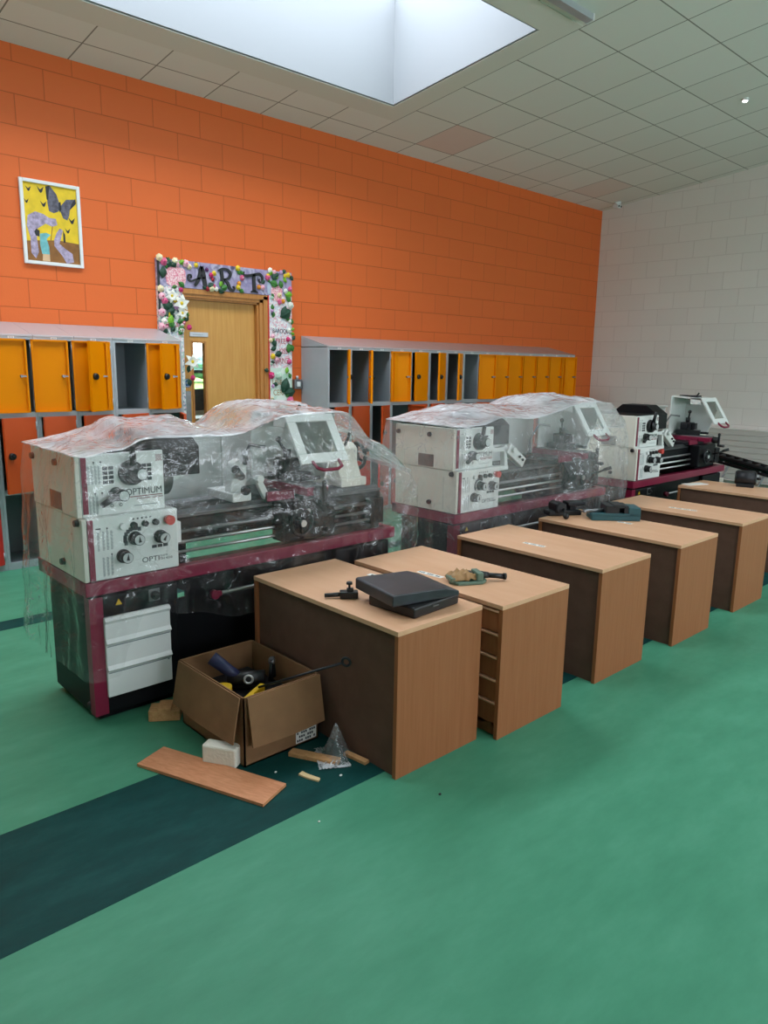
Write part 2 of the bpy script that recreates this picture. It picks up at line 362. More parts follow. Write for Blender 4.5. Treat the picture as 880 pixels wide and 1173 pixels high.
# front wall behind the camera, its unseen window openings added for fill light
b = MB(); WX = [(-2.4, .0), (1.2, 3.8), (4.8, 7.4)]
z0w, z1w = 1.5, 2.9
b.box(XL, XR, YB-.2, YB, 0, z0w); b.box(XL, XR, YB-.2, YB, z1w, 5.29)
e = [XL]+[v for p in WX for v in p]+[XR]
for i in range(0, len(e), 2): b.box(e[i], e[i+1], YB-.2, YB, z0w, z1w)
struct(b.build('wall_front', M_white))
for i, (a, c) in enumerate(WX):
    f = MB(); f.box(a, c, YB-.12, YB-.06, z0w, z0w+.05); f.box(a, c, YB-.12, YB-.06, z1w-.05, z1w)
    for x in (a, (a+c)/2-.025, c-.05): f.box(x, x+.05, YB-.12, YB-.06, z0w, z1w)
    struct(f.build('window_%d' % (i+2), M_alu))
    portal('daylight_portal', ((a+c)/2, YB-.15, (z0w+z1w)/2), (R(90), 0, 0), c-a, z1w-z0w)
# sloping ceiling in strips round the skylights
def slab(mb, x0, x1, y0, y1, t0=0, t1=.12):
    mb.prism([(y0, cz(y0)+t0), (y1, cz(y1)+t0), (y1, cz(y1)+t1), (y0, cz(y0)+t1)], 'x', x0, x1)
b = MB(); G = .055; ys = [YB-.2, SKY[1][0]-G, SKY[1][1]+G, SKY[0][0]-G, SKY[0][1]+G, .0]
for i in range(5):
    if i in (1, 3):
        q = SKY[1 if i == 1 else 0]; slab(b, XL-.2, q[2]-G, ys[i], ys[i+1]); slab(b, q[3]+G, XR, ys[i], ys[i+1])
    else: slab(b, XL-.2, XR, ys[i], ys[i+1])
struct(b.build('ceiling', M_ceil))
n = 3
for (y0, y1, SKX0, SKX1) in SKY:
    b = MB(); t = -.004; m_ = .26
    i_ = -.02; slab(b, SKX0-m_, SKX1+m_, y1-i_, y1+m_, t, .004); slab(b, SKX0-m_, SKX1+m_, y0-m_, y0+i_, t, .004)
    slab(b, SKX1-i_, SKX1+m_, y0+i_, y1-i_, t, .004); slab(b, SKX0-m_, SKX0+i_, y0+i_, y1-i_, t, .004)
    struct(b.build('trim_%d' % n, M_plaster)); n += 1
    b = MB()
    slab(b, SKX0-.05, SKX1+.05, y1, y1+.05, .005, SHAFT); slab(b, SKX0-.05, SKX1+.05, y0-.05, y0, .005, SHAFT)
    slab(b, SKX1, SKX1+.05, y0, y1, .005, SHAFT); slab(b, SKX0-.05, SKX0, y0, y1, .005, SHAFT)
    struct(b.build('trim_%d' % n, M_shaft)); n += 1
b = MB(); b.box(DX1+.3, XR, -.012, 0, 0, .1); b.box(XL, .84, -.012, 0, 0, .1); struct(b.build('baseboard_back', M_wpaint))
b = MB(); b.box(XR-.012, XR, YB, -.012, 0, .1); struct(b.build('baseboard_right', M_wpaint))

# strip light, spot and sensor on the ceiling
t = thing('strip_light', 'white surface mounted strip light beside the skylight, end cap towards the room', 'light')
b = MB(); slab(b, .9, 3.09, -2.895, -2.835, -.045, .0); b.build('housing', M_alu, t)
b = MB(); slab(b, 3.09, 3.105, -2.9, -2.83, -.05, .0); b.build('end_cap', M_whitep, t)
m_lamp = bpy.data.materials.new('lit_lamp'); m_lamp.use_nodes = True
m_lamp.node_tree.nodes['Principled BSDF'].inputs['Emission Color'].default_value = (1, 1, 1, 1)
m_lamp.node_tree.nodes['Principled BSDF'].inputs['Emission Strength'].default_value = 5
t = thing('spot_lamp', 'tiny lit round spot lamp set in the grey ceiling tiles', 'light', (5.767, -2.971, cz(-2.971)))
b = MB(); b.cyl((0, 0, -.02), (0, 0, .01), .035); b.build('housing', M_whitep, t)
b = MB(); b.ball((0, 0, -.02), .025, (1, 1, .6)); b.build('bulb', m_lamp, t)
t = thing('motion_sensor', 'small white motion sensor on the ceiling in the far corner', 'sensor', (7.9, -.37, cz(-.37)))
b = MB(); b.cyl((0, 0, -.03), (0, 0, .01), .05, .055); b.build('base', M_whitep, t)
b = MB(); b.box(-.05, .05, -.045, .045, -.085, -.03, .012); b.build('head', M_whitep, t)
for sx in (-.03, .03):
    b = MB(); b.ball((sx, -.045, -.06), .014); b.build('lens', M_black, t)

# ------------------------------------------------------------------ room beyond the door, seen through its narrow glass
M_wallp = mat('pale_wall_paint', 'D8D6CF', .8)
M_tabletop = mat('white_table_laminate', 'EDEDEA', .4)
b = MB()
ax0, ax1, ay = 0.0, 7.0, 6.0
b.box(ax0-.1, ax0, .2, ay, 0, 3); b.box(ax1, ax1+.1, .2, ay, 0, 3)
b.box(ax0, ax1, ay, ay+.15, 0, 1.0); b.box(ax0, ax1, ay, ay+.15, 2.5, 3); b.box(ax0, 3.0, ay, ay+.15, 1, 2.5); b.box(6.4, ax1, ay, ay+.15, 1, 2.5)
struct(b.build('wall_outer', M_wallp))
b = MB(); b.box(ax0-.1, ax1+.1, .2, ay+.15, -.12, 0); struct(b.build('floor_beyond', mat('grey_brown_floor', '7A7068', .5)))
b = MB(); b.box(ax0-.1, ax1+.1, .2, ay+.15, 3, 3.1); struct(b.build('ceiling_beyond', M_wallp))
f = MB()
for z in (1.0, 1.385, 2.44): f.box(3.0, 6.4, ay+.03, ay+.09, z, z+.06)
for x in (3.0, 4.1, 5.25, 6.34): f.box(x, x+.06, ay+.03, ay+.09, 1.0, 2.5)
win = struct(f.build('window_1', mat('dark_window_frame', '3A4046', .5)))
f = MB(); f.box(3.03, 6.37, ay+.055, ay+.06, 1.03, 2.47); f.build('pane', M_glass, win)
portal('daylight_portal', (4.7, ay+.2, 1.75), (R(-90), 0, 0), 3.4, 1.5)
b = MB(); b.box(-60, 60, ay+.15, 90, -.3, -.1)
struct(b.build('ground', mat('mown_grass', '7FA83A', .9, var=.15, vscale=3)))
def classroom_table(x, y, label):
    t = thing('classroom_table', label, 'table', (x, y, 0), 0, 'tables in the room beyond the door')
    b = MB(); b.box(-.6, .6, -.3, .3, .70, .725, .004); b.build('tabletop', M_tabletop, t)
    for sx in (-.56, .56):
        for sy in (-.26, .26):
            b = MB(); b.cyl((sx, sy, 0), (sx, sy, .70), .014, seg=8); b.build('leg', M_castd, t)
classroom_table(3.75, 4.35, 'white topped table seen through the door glass, the one nearer the outside window')
classroom_table(2.85, 2.7, 'white topped table seen through the door glass, the one nearer the door')
t = thing('classroom_chair', 'dark chair seen through the door glass in front of the outside window', 'chair', (4.3, 5.25, 0), R(20))
b = MB(); b.box(-.2, .2, -.2, .2, .44, .47, .01); b.build('seat', M_castd, t)
b = MB(); b.box(-.2, .2, .17, .2, .75, 1.13, .015); b.build('backrest', M_castd, t)
for sx in (-.18, .18):
    b = MB(); b.cyl((sx, -.18, 0), (sx, -.18, .44), .012, seg=8); b.build('leg', M_dullsteel, t)
    b = MB(); b.cyl((sx, .18, 0), (sx, .18, .85), .012, seg=8); b.build('leg', M_dullsteel, t)
def blob_tree(x, y, r, h, label):
    t = thing('tree', label, 'tree', (x, y, -.1), 0, 'trees beyond the lawn')
    b = MB(); b.cyl((0, 0, 0), (0, 0, h*.5), .25, .15, 10); b.build('trunk', M_scrap, t)
    bb = bmesh.new(); bmesh.ops.create_icosphere(bb, subdivisions=4, radius=1)
    for v in bb.verts:
        d = 1+.35*noise.noise(v.co*2.3+Vector((x, y, 0)))+.15*noise.noise(v.co*7)
        v.co = Vector((v.co.x*r*d, v.co.y*r*d, h*.6+v.co.z*h*.42*d))
    b = MB(); b.merge(bb, True); b.build('crown', mat('tree_foliage', '6C8F8C', .9, var=.4, vscale=3), t)
blob_tree(22.5, 48, 3.0, 2.2, 'distant tree at the lawn edge, left one in the door glass')
blob_tree(29.5, 48, 3.2, 2.0, 'distant tree at the lawn edge, right one in the door glass')

# ------------------------------------------------------------------ door
d = struct(thing('door_1', 'oak veneer door with a narrow glass panel inside the flower covered surround', 'door', (0, 0, 0)))
del d['category']; del d['label']
b = MB()
for (x0, x1, y0, y1) in ((1.985, 2.035, -.03, .1), (1.945, 1.985, -.018, .13), (1.03, 1.07, -.03, .1)): b.box(x0, x1, y0, y1, 0, 2.245)
b.box(1.925, 1.945, .0, .13, 0, 2.19); b.box(1.07, 1.09, 0, .13, 0, 2.19)
b.box(1.03, 2.035, -.03, .1, 2.215, 2.26); b.box(1.07, 1.985, -.018, .13, 2.185, 2.215); b.box(1.07, 1.945, 0, .13, 2.165, 2.185)
b.build('frame', M_frame, d)
b = MB(); gx0, gx1, gz0, gz1 = 1.225, 1.36, .75, 1.78
lx0, lx1, ly0, ly1 = 1.092, 1.923, .045, .09
b.box(lx0, gx0, ly0, ly1, .005, 2.163); b.box(gx1, lx1, ly0, ly1, .005, 2.163); b.box(gx0, gx1, ly0, ly1, .005, gz0); b.box(gx0, gx1, ly0, ly1, gz1, 2.163)
b.build('leaf', M_door, d)
b = MB()
b.box(gx0-.012, gx0+.006, ly0-.008, ly1, gz0-.012, gz1+.012); b.box(gx1-.006, gx1+.012, ly0-.008, ly1, gz0-.012, gz1+.012)
b.box(gx0, gx1, ly0-.008, ly1, gz1-.006, gz1+.012); b.box(gx0, gx1, ly0-.008, ly1, gz0-.012, gz0+.006)
b.build('glass_bead', M_frame, d)
b = MB(); b.box(gx0, gx1, .065, .07, gz0, gz1); b.build('pane', M_glass, d)
b = MB(); b.box(1.20, 1.395, ly0-.008, ly0, 1.832, 1.874, .003); sg = b.build('sign_plate', M_alu, d)
b = MB(); b.mi = 0
for k in range(9): b.box(1.235+k*.012, 1.242+k*.012, ly0-.0095, ly0-.008, 1.848, 1.853)
b.build('sign_print', M_print, sg)
b = MB(); b.box(1.127, 1.195, ly0-.003, ly0, .95, 1.325, .002); b.build('push_plate', M_dullsteel, d)
b = MB(); b.cyl((1.163, ly0-.003, 1.40), (1.163, ly0, 1.40), .042, seg=28); sg = b.build('blue_disc_sign', M_pkg, d)
b = MB(); b.torus((1.163, ly0-.004, 1.40), .034, .0015); b.box(1.150, 1.176, ly0-.005, ly0-.003, 1.396, 1.400); b.box(1.15, 1.176, ly0-.005, ly0-.003, 1.405, 1.408); b.build('sign_print', M_whitep, sg)

# light switch beside the door
t = thing('light_switch', 'grey metal light switch between the flower surround and the lockers', 'switch', (2.40, 0, 1.385))
b = MB(); b.box(-.05, .05, -.045, 0, -.05, .05, .006); b.build('box', M_dullsteel, t)
b = MB(); b.box(-.022, .022, -.052, -.044, -.025, .025, .003); b.build('rocker', M_whitep, t)
b = MB(); b.cyl((0, -.02, .05), (0, -.02, .085), .014); b.build('conduit', M_alu, t)

# ------------------------------------------------------------------ decorated surround reading ART
t = thing('art_display_surround', 'painted surround reading ART with paper flowers round the oak door', 'decoration', (0, 0, 0))
def collage(name, cols, scale, kind='VORONOI'):
    m = bpy.data.materials.new(name); m.use_nodes = True; nt = m.node_tree; bs = nt.nodes['Principled BSDF']; bs.inputs['Roughness'].default_value = .7
    tc = nt.nodes.new('ShaderNodeTexCoord')
    nz = nt.nodes.new('ShaderNodeTexNoise'); nz.inputs['Scale'].default_value = scale*.6; nt.links.new(tc.outputs['Object'], nz.inputs['Vector'])
    v = nt.nodes.new('ShaderNodeTexVoronoi'); v.inputs['Scale'].default_value = scale
    nt.links.new(tc.outputs['Object'], v.inputs['Vector'])
    sp = nt.nodes.new('ShaderNodeSeparateColor'); nt.links.new(v.outputs['Color'] if kind == 'VORONOI' else nz.outputs['Color'], sp.inputs[0])
    r = nt.nodes.new('ShaderNodeValToRGB'); r.color_ramp.interpolation = 'CONSTANT' if kind == 'VORONOI' else 'LINEAR'
    el = r.color_ramp.elements
    while len(el) > 1: el.remove(el[-1])
    el[0].position = 0; el[0].color = lin(cols[0])
    for i, c_ in enumerate(cols[1:], 1):
        q = el.new((i/len(cols)) if kind == 'VORONOI' else .3+.4*i/(len(cols)-1)); q.color = lin(c_)
    nt.links.new(sp.outputs[0], r.inputs[0]); nt.links.new(r.outputs[0], bs.inputs['Base Color'])
    return m
SY = -.034
b = MB(); b.box(.86, 2.325, SY, -.001, 2.262, 2.50)
b.build('lintel_board', collage('lilac_swirl_collage', ['6E668C', 'ABA0C0', '8E84AA', 'BDB6CE', '4E4868'], 14, 'N'), t)
b = MB(); b.box(.86, 1.10, SY, -.001, .02, 2.262); b.build('jamb_board', collage('pale_text_collage', ['E6E4E4', 'C8D0D4', 'E9C9D2', 'B7CDBE', 'F0EEEC', '8E9AA8'], 55), t)
b = MB(); b.box(2.042, 2.325, SY, -.001, 1.55, 2.262); b.build('jamb_board', collage('pink_text_collage', ['EDE3E6', 'EBCBD3', 'DFE2E8', 'F2F0EE', 'E2B4C0', 'CDD2DC'], 60), t)
b = MB(); b.box(2.042, 2.325, SY, -.001, .02, 1.55); b.build('jamb_board', collage('mint_text_collage', ['CFE2D4', 'DDEBE0', 'B5D6C0', 'E6EFE6'], 14), t)
b = MB(); b.box(2.034, 2.046, SY-.004, -.001, .02, 2.262); b.build('edge_strip', M_red, t)
b = MB(); b.box(.862, .885, SY-.003, SY, 2.05, 2.50); b.build('edge_strip', M_black, t)
M_pinkg = collage('pink_glitter_paper', ['F0B8C0', 'E88FA4', 'F7DEE0', 'D97F90', 'F3C9CC'], 110)
def splat(x0, x1, z0, z1, y, n=22, seed=1):
    pts = []
    for i in range(n):
        a = 2*PI*i/n; k = 1+.12*noise.noise(Vector((math.cos(a)*2, math.sin(a)*2, seed)))
        pts.append(((x0+x1)/2+math.cos(a)*abs(math.cos(a))**-.35*(x1-x0)/2*k*.85, (z0+z1)/2+math.sin(a)*abs(math.sin(a)+1e-9)**-.35*(z1-z0)/2*k*.85))
    return pts
for (x0, x1, z0, z1, s_) in ((.92, 1.16, 2.25, 2.45, 1), (2.06, 2.22, 2.2, 2.38, 2)):
    b = MB(); b.prism(splat(x0, x1, z0, z1, 0, seed=s_), 'y', SY-.003, SY); b.build('glitter_panel', M_pinkg, t)
b = MB(); b.prism(splat(2.02, 2.13, 2.25, 2.42, 0, seed=5), 'y', SY-.002, SY); b.build('glitter_panel', collage('blue_grey_paper', ['8FA3BC', 'B4C0D2', '7487A6'], 10, 'N'), t)
# the letters A R T, drawn with tapering strokes and curls
def stroke(mb, pts, ws, y0, y1, sub=5):
    P = []
    n_ = len(pts)
    for i in range(n_-1):
        p0, p1, p2, p3 = pts[max(i-1, 0)], pts[i], pts[i+1], pts[min(i+2, n_-1)]
        for k in range(sub):
            u = k/sub
            f_ = lambda a, b_, c_, d_: .5*(2*b_+(c_-a)*u+(2*a-5*b_+4*c_-d_)*u*u+(3*b_-a-3*c_+d_)*u**3)
            P.append((f_(p0[0], p1[0], p2[0], p3[0]), f_(p0[1], p1[1], p2[1], p3[1]), ws[i]*(1-u)+ws[i+1]*u))
    P.append((pts[-1][0], pts[-1][1], ws[-1]))
    Lp, Rp = [], []
    for i, (x, z, w_) in enumerate(P):
        a, c_ = P[max(i-1, 0)], P[min(i+1, len(P)-1)]
        dx, dz = c_[0]-a[0], c_[1]-a[1]; l = math.hypot(dx, dz) or 1
        nx, nz_ = -dz/l*w_/2, dx/l*w_/2
        Lp.append((x+nx, z+nz_)); Rp.append((x-nx, z-nz_))
    for i in range(len(P)-1):
        q = [Lp[i], Lp[i+1], Rp[i+1], Rp[i]]
        fr = [mb.bm.verts.new((p[0], y0, p[1])) for p in q]; bk = [mb.bm.verts.new((p[0], y1, p[1])) for p in q]
        mb.bm.faces.new(fr)
        for a_, c_ in ((0, 1), (2, 3)): mb.bm.faces.new((fr[a_], fr[c_], bk[c_], bk[a_]))
def letter(strokes, x, z, sc, nm):
    b = MB()
    for pts, ws in strokes: stroke(b, [(x+p[0]*sc, z+p[1]*sc) for p in pts], [w_*sc*1.3 for w_ in ws], SY-.012, SY-.001)
    bmesh.ops.recalc_face_normals(b.bm, faces=b.bm.faces[:])
    return b.build(nm, M_black, t)
letter([([(-.02, .02), (.18, .25), (.42, 1.0)], [.10, .13, .12]), ([(.42, 1.0), (.52, .6), (.62, .03), (.74, -.02)], [.15, .17, .17, .04]),
        ([(.66, .45), (.4, .42), (.1, .34), (-.2, .22), (-.36, .34), (-.33, .5), (-.2, .52), (-.18, .4), (-.26, .37)], [.05, .07, .06, .07, .08, .08, .06, .05, .03])], 1.225, 2.285, .18, 'letter_a')
letter([([(.08, .92), (.12, .5), (.12, .0)], [.13, .15, .15]), ([(-.12, .86), (.1, .98), (.45, .97), (.62, .78), (.5, .55), (.22, .47)], [.05, .09, .1, .13, .1, .06]),
        ([(.22, .48), (.45, .3), (.56, .04), (.74, -.06), (.86, .04), (.8, .15), (.73, .1)], [.06, .12, .14, .1, .06, .05, .03])], 1.495, 2.285, .18, 'letter_r')
letter([([(.32, .9), (.32, .5), (.34, .02)], [.14, .15, .16]), ([(-.28, .98), (-.3, .82), (-.1, .78), (.3, .86), (.66, .93), (.84, .8), (.82, .56), (.68, .52), (.64, .66), (.73, .68)], [.05, .08, .12, .12, .12, .1, .07, .07, .05, .03]),
        ([(.1, -.02), (.34, .04), (.56, -.02)], [.05, .09, .05])], 1.81, 2.28, .185, 'letter_t')
inks = [mat('ink_dark', '3A3A48', .7), mat('ink_red', 'B5525E', .7), mat('ink_ochre', 'B08A58', .7), mat('ink_blue', '44668E', .7)]
for (s_, x, z, sz, k) in (('BAROQUE', 2.085, 1.90, .060, 0), ('FREE', 2.12, 1.795, .075, 1), ('KISS', 2.16, 1.695, .075, 1), ('DANZ', 2.10, 1.595, .085, 1), ('LINEA', 2.075, 1.38, .075, 2), ('CERA', 2.085, 1.275, .08, 2), ('HE', 2.09, 1.165, .09, 3), ('INSTAL', .90, 1.90, .07, 1), ('KOOL', .90, 1.98, .06, 0)):
    text_obj('lettering', s_, sz, inks[k], t, (x, SY-.001, z), (R(90), 0, 0), .0008, sx=.8)
# paper flowers and leaves
FM = {k: mat('petal_'+k, v, .75) for k, v in dict(pink='D9628C', hot='CC2F6E', pale='EFB9C8', white='EFEDE4', cream='EBDDB0', yellow='E6C62C', orange='DE8A2A', purple='5E2F62', red='B02A3A', lilac='C79ACB', mint='B9D8C2').items()}
LM = [mat('leaf_dark', '1E4634', .6), mat('leaf_mid', '3D7A32', .6), mat('leaf_bright', '76B02E', .6)]
def flower(x, z, r, col, ctr, kind='rose'):
    b = MB(); y = SY-.002
    if kind == 'lily':
        for i in range(6):
            a = 2*PI*i/6+.3; ca, sa = math.cos(a), math.sin(a)
            for q0, q1, w0, w1, h0, h1 in ((0, .55, .1, .3, .35, .5), (.55, 1.1, .3, .04, .5, .3)):
                b.poly([(x+(ca*q0-sa*w0)*r, y-h0*r, z+(sa*q0+ca*w0)*r), (x+(ca*q1-sa*w1)*r, y-h1*r, z+(sa*q1+ca*w1)*r), (x+(ca*q1+sa*w1)*r, y-h1*r, z+(sa*q1-ca*w1)*r), (x+(ca*q0+sa*w0)*r, y-h0*r, z+(sa*q0-ca*w0)*r)])
        b.cyl((x, y, z), (x, y-.35*r, z), r*.12, r*.2, 8)
    else:
        for lay, (n_, rr, hh) in enumerate(((6, 1.0, .35), (5, .68, .62), (3, .36, .85))):
            for i in range(n_):
                a = 2*PI*i/n_+lay*.6+x*9
                b.ball((x+math.cos(a)*rr*r*.55, y-hh*r*.8, z+math.sin(a)*rr*r*.55), r*.5*(1-.18*lay), (1, .55, 1), 8, 6)
        b.cyl((x, y+.002, z), (x, y-.5*r, z), r*.35, r*.3, 8)
    o = b.build('flower', FM[col], t)
    b = MB(); b.ball((x, y-(.95 if kind == 'rose' else .4)*r, z), r*.22, (1, .6, 1), 8, 6); b.build('flower_centre', FM[ctr], o)
def leaf(x, z, l, a, k):
    b = MB(); ca, sa = math.cos(a), math.sin(a); y = SY-.002
    n_ = 6; top, bot, mid = [], [], []
    for i in range(n_+1):
        u = i/n_; w_ = l*.36*math.sin(PI*min(1, u*1.02+.02))**.8; lift = .004+l*.18*math.sin(PI*u)
        mid.append((x+ca*u*l, y-lift-.006, z+sa*u*l)); top.append((x+ca*u*l-sa*w_, y-lift*.6, z+sa*u*l+ca*w_)); bot.append((x+ca*u*l+sa*w_, y-lift*.6, z+sa*u*l-ca*w_))
    for i in range(n_):
        b.poly([mid[i], mid[i+1], top[i+1], top[i]]); b.poly([bot[i], bot[i+1], mid[i+1], mid[i]])
    b.cyl((x, SY, z), mid[1], .004, seg=6)
    b.build('leaf', LM[k], t)
# pixel-free list: positions measured on the board in metres (x along wall, z up)
FL = [(.885, 2.50, .034, 'cream', 'white'), (.925, 2.47, .036, 'pink', 'hot'), (1.035, 2.485, .032, 'cream', 'white'), (1.14, 2.475, .034, 'pale', 'pink'), (1.175, 2.45, .026, 'cream', 'orange'),
      (1.245, 2.47, .022, 'yellow', 'yellow'), (1.355, 2.44, .02, 'purple', 'hot'), (1.40, 2.395, .024, 'hot', 'red'), (1.43, 2.415, .024, 'yellow', 'orange'), (1.415, 2.36, .018, 'red', 'red'),
      (.885, 2.235, .032, 'cream', 'mint'), (.895, 2.17, .034, 'pale', 'hot'), (.92, 2.135, .034, 'pink', 'hot'), (1.03, 2.15, .032, 'yellow', 'cream'), (1.035, 2.09, .03, 'lilac', 'pink'),
      (.89, 2.03, .036, 'pale', 'hot'), (.91, 1.955, .032, 'white', 'pale'), (.885, 1.905, .036, 'pale', 'pink'), (1.095, 1.95, .024, 'pink', 'white'), (1.10, 2.01, .024, 'yellow', 'orange'), (1.155, 1.91, .026, 'hot', 'pink'), (1.075, 1.885, .03, 'white', 'red'), (1.085, 2.24, .022, 'hot', 'purple'),
      (1.40, 2.275, .03, 'cream', 'mint'), (1.45, 2.275, .022, 'white', 'pale'), (1.355, 2.27, .022, 'red', 'red'), (1.425, 2.30, .02, 'pink', 'red'),
      (1.69, 2.485, .028, 'yellow', 'cream'), (1.735, 2.40, .026, 'pink', 'white'), (1.70, 2.345, .024, 'orange', 'yellow'), (1.69, 2.31, .026, 'yellow', 'cream'), (1.925, 2.33, .024, 'orange', 'yellow'), (1.97, 2.33, .026, 'pale', 'pink'),
      (2.06, 2.50, .028, 'white', 'cream'), (2.03, 2.43, .03, 'pink', 'hot'), (2.11, 2.485, .024, 'pale', 'pink'), (2.28, 2.475, .026, 'yellow', 'orange'), (2.30, 2.34, .026, 'pink', 'pale'), (2.245, 2.315, .026, 'white', 'mint'), (2.17, 2.27, .026, 'cream', 'orange'),
      (2.17, 2.205, .026, 'pink', 'lilac'), (2.215, 2.215, .024, 'orange', 'yellow'), (2.305, 2.18, .036, 'white', 'mint'), (2.22, 2.13, .022, 'purple', 'lilac'), (2.08, 1.86, .026, 'pale', 'pink'), (2.27, 1.84, .026, 'hot', 'pink'),
      (2.08, 1.665, .03, 'yellow', 'orange'), (2.13, 1.63, .024, 'pale', 'pink'), (2.285, 1.615, .03, 'pink', 'hot'), (2.06, 1.475, .036, 'hot', 'pale'), (2.15, 1.47, .04, 'mint', 'white'), (2.29, 1.215, .044, 'pink', 'pale'), (2.21, 1.19, .03, 'white', 'mint'),
      (1.175, 1.45, .026, 'hot', 'pink')]
for (x, z, r, c_, k) in FL: flower(x, z, r, c_, k)
for (x, z, r) in ((1.075, 2.12, .075), (1.085, 2.035, .055), (1.165, 1.60, .075), (.985, 2.18, .06)): flower(x, z, r, 'white', 'yellow', 'lily')
LV = [(.95, 2.42, .09, 1.2, 0), (.91, 2.33, .10, 1.5, 0), (.90, 2.11, .09, -.6, 0), (.94, 2.03, .09, .4, 0), (.98, 2.06, .08, 1.9, 0), (.96, 1.93, .09, 1.3, 2), (.98, 1.92, .09, 1.8, 2), (1.0, 1.90, .08, 2.2, 1), (1.04, 1.95, .08, .4, 1), (1.05, 1.86, .08, 1.0, 1), (1.11, 1.96, .07, 1.0, 0), (1.12, 2.27, .07, 2.6, 1),
      (1.0, 2.25, .05, .5, 1),  (.99, 2.44, .08, .5, 0), (1.36, 2.28, .08, .6, 0), (1.35, 2.27, .05, 2.8, 0), (1.50, 2.28, .08, .4, 1), (1.49, 2.30, .06, 1.2, 2), (1.47, 2.27, .07, -.3, 0),
      (1.71, 2.43, .05, 2.2, 1), (1.70, 2.29, .06, -.4, 1), (1.71, 2.46, .05, -.5, 1), (1.95, 2.37, .06, .5, 0), (2.09, 2.43, .09, .6, 0), (2.06, 2.39, .10, -.3, 1), (2.10, 2.40, .09, 1.4, 0), (2.20, 2.34, .08, 1.9, 1), (2.24, 2.28, .09, .1, 2), (2.25, 2.26, .08, -.6, 1), (2.30, 2.47, .06, -.8, 0),
      (2.08, 2.12, .06, 1.5, 1), (2.09, 2.05, .06, 1.5, 1), (2.18, 2.06, .15, .5, 0), (2.20, 2.05, .13, 1.2, 0), (2.28, 1.80, .10, -1.6, 1), (2.30, 1.79, .08, -1.1, 1), (2.08, 1.83, .08, -1.0, 0), (2.11, 1.68, .09, .3, 0), (2.06, 1.73, .07, .4, 0), (2.03, 1.52, .06, 2.9, 0), (2.26, 1.56, .07, -1.8, 2), (2.28, 1.50, .06, -1.2, 1), (2.2, 1.30, .16, 1.25, 0), (2.22, 1.29, .14, .2, 0), (2.24, 1.26, .09, .7, 1), (2.22, 1.14, .08, .3, 1), (2.10, 1.13, .08, .2, 0),
      (1.13, 1.5, .07, 1.4, 0), (1.13, 1.44, .07, -1.3, 0)]
for l in LV: leaf(*l)
rf = random.Random(4); ks = list(FM)
for i in range(34):
    side = i % 3
    if side == 0: x, z = rf.uniform(.88, 1.10), rf.uniform(1.87, 2.22)
    elif side == 1: x, z = rf.choice([rf.uniform(2.055, 2.085), rf.uniform(2.28, 2.31)]), rf.uniform(1.2, 2.25)
    else: x, z = rf.choice([rf.uniform(.9, 1.16), rf.uniform(2.03, 2.3)]), rf.uniform(2.44, 2.5)
    flower(x, z, rf.uniform(.014, .024), rf.choice(['pink', 'pale', 'white', 'lilac', 'cream', 'mint', 'yellow']), rf.choice(ks))
    leaf(x+rf.uniform(-.03, .03), z+rf.uniform(-.03, .03), rf.uniform(.04, .07), rf.uniform(0, 6.28), rf.randrange(3))

# ------------------------------------------------------------------ framed butterfly picture
t = thing('framed_picture', 'white framed picture of butterflies on yellow hung on the orange wall', 'picture', (0, 0, 0))
px0, px1, pz0, pz1 = -.245, .22, 2.343, 2.98
b = MB(); w_ = .026
b.box(px0, px0+w_, -.028, -.002, pz0, pz1, .003); b.box(px1-w_, px1, -.028, -.002, pz0, pz1, .003)
b.box(px0+w_, px1-w_, -.028, -.002, pz0, pz0+w_, .003); b.box(px0+w_, px1-w_, -.028, -.002, pz1-w_, pz1, .003)
b.build('frame', M_whitep, t)
b = MB(); b.box(px0+.02, px1-.02, -.012, -.002, pz0+.02, pz1-.02); art = b.build('print', mat('yellow_painted_sky', 'E5C21E', .6, var=.12, vscale=14), t)
def P(u, v): return (px0+.026+u*(px1-px0-.052), pz1-.026-v*(pz1-pz0-.052))
def patch(name, pts, m, y=-.0126):
    b = MB(); b.prism([P(*p) for p in pts], 'y', y, -.0118); return b.build(name, m, art)
mb_b = mat('painted_brown_ground', '8A5A24', .6, var=.2, vscale=20)
mb_w = mat('painted_grey_wing', '5C5A68', .6, var=.45, vscale=45)
mb_k = mat('painted_black', '22222A', .6)
mb_l = mat('painted_lilac', 'A79AB4', .6, var=.4, vscale=40)
mb_t = mat('painted_teal_dress', '6FB4B8', .6, var=.2, vscale=30)
mb_s = mat('painted_skin', 'D8B48C', .6)
patch('painted_ground', [(0, .75), (.35, .72), (.6, .70), (1, .72), (1, 1), (0, 1)], mb_b, -.0123)
patch('painted_wing', [(.44, .02), (.5, .0), (.62, .1), (.68, .24), (.64, .32), (.55, .35), (.46, .33), (.44, .22)], mb_w)
patch('painted_wing', [(.69, .24), (.8, .15), (.98, .13), (.97, .2), (.86, .28), (.84, .36), (.8, .42), (.72, .40), (.68, .32)], mb_w)
patch('painted_wing_edge', [(.42, .02), (.5, .0), (.47, .12), (.46, .2), (.43, .18)], mb_k, -.0128)
patch('painted_wing_edge', [(.98, .12), (.99, .18), (.9, .25), (.86, .27), (.92, .17)], mb_k, -.0128)
patch('painted_body', [(.655, .2), (.69, .19), (.7, .28), (.67, .33), (.65, .3)], mb_k, -.0129)
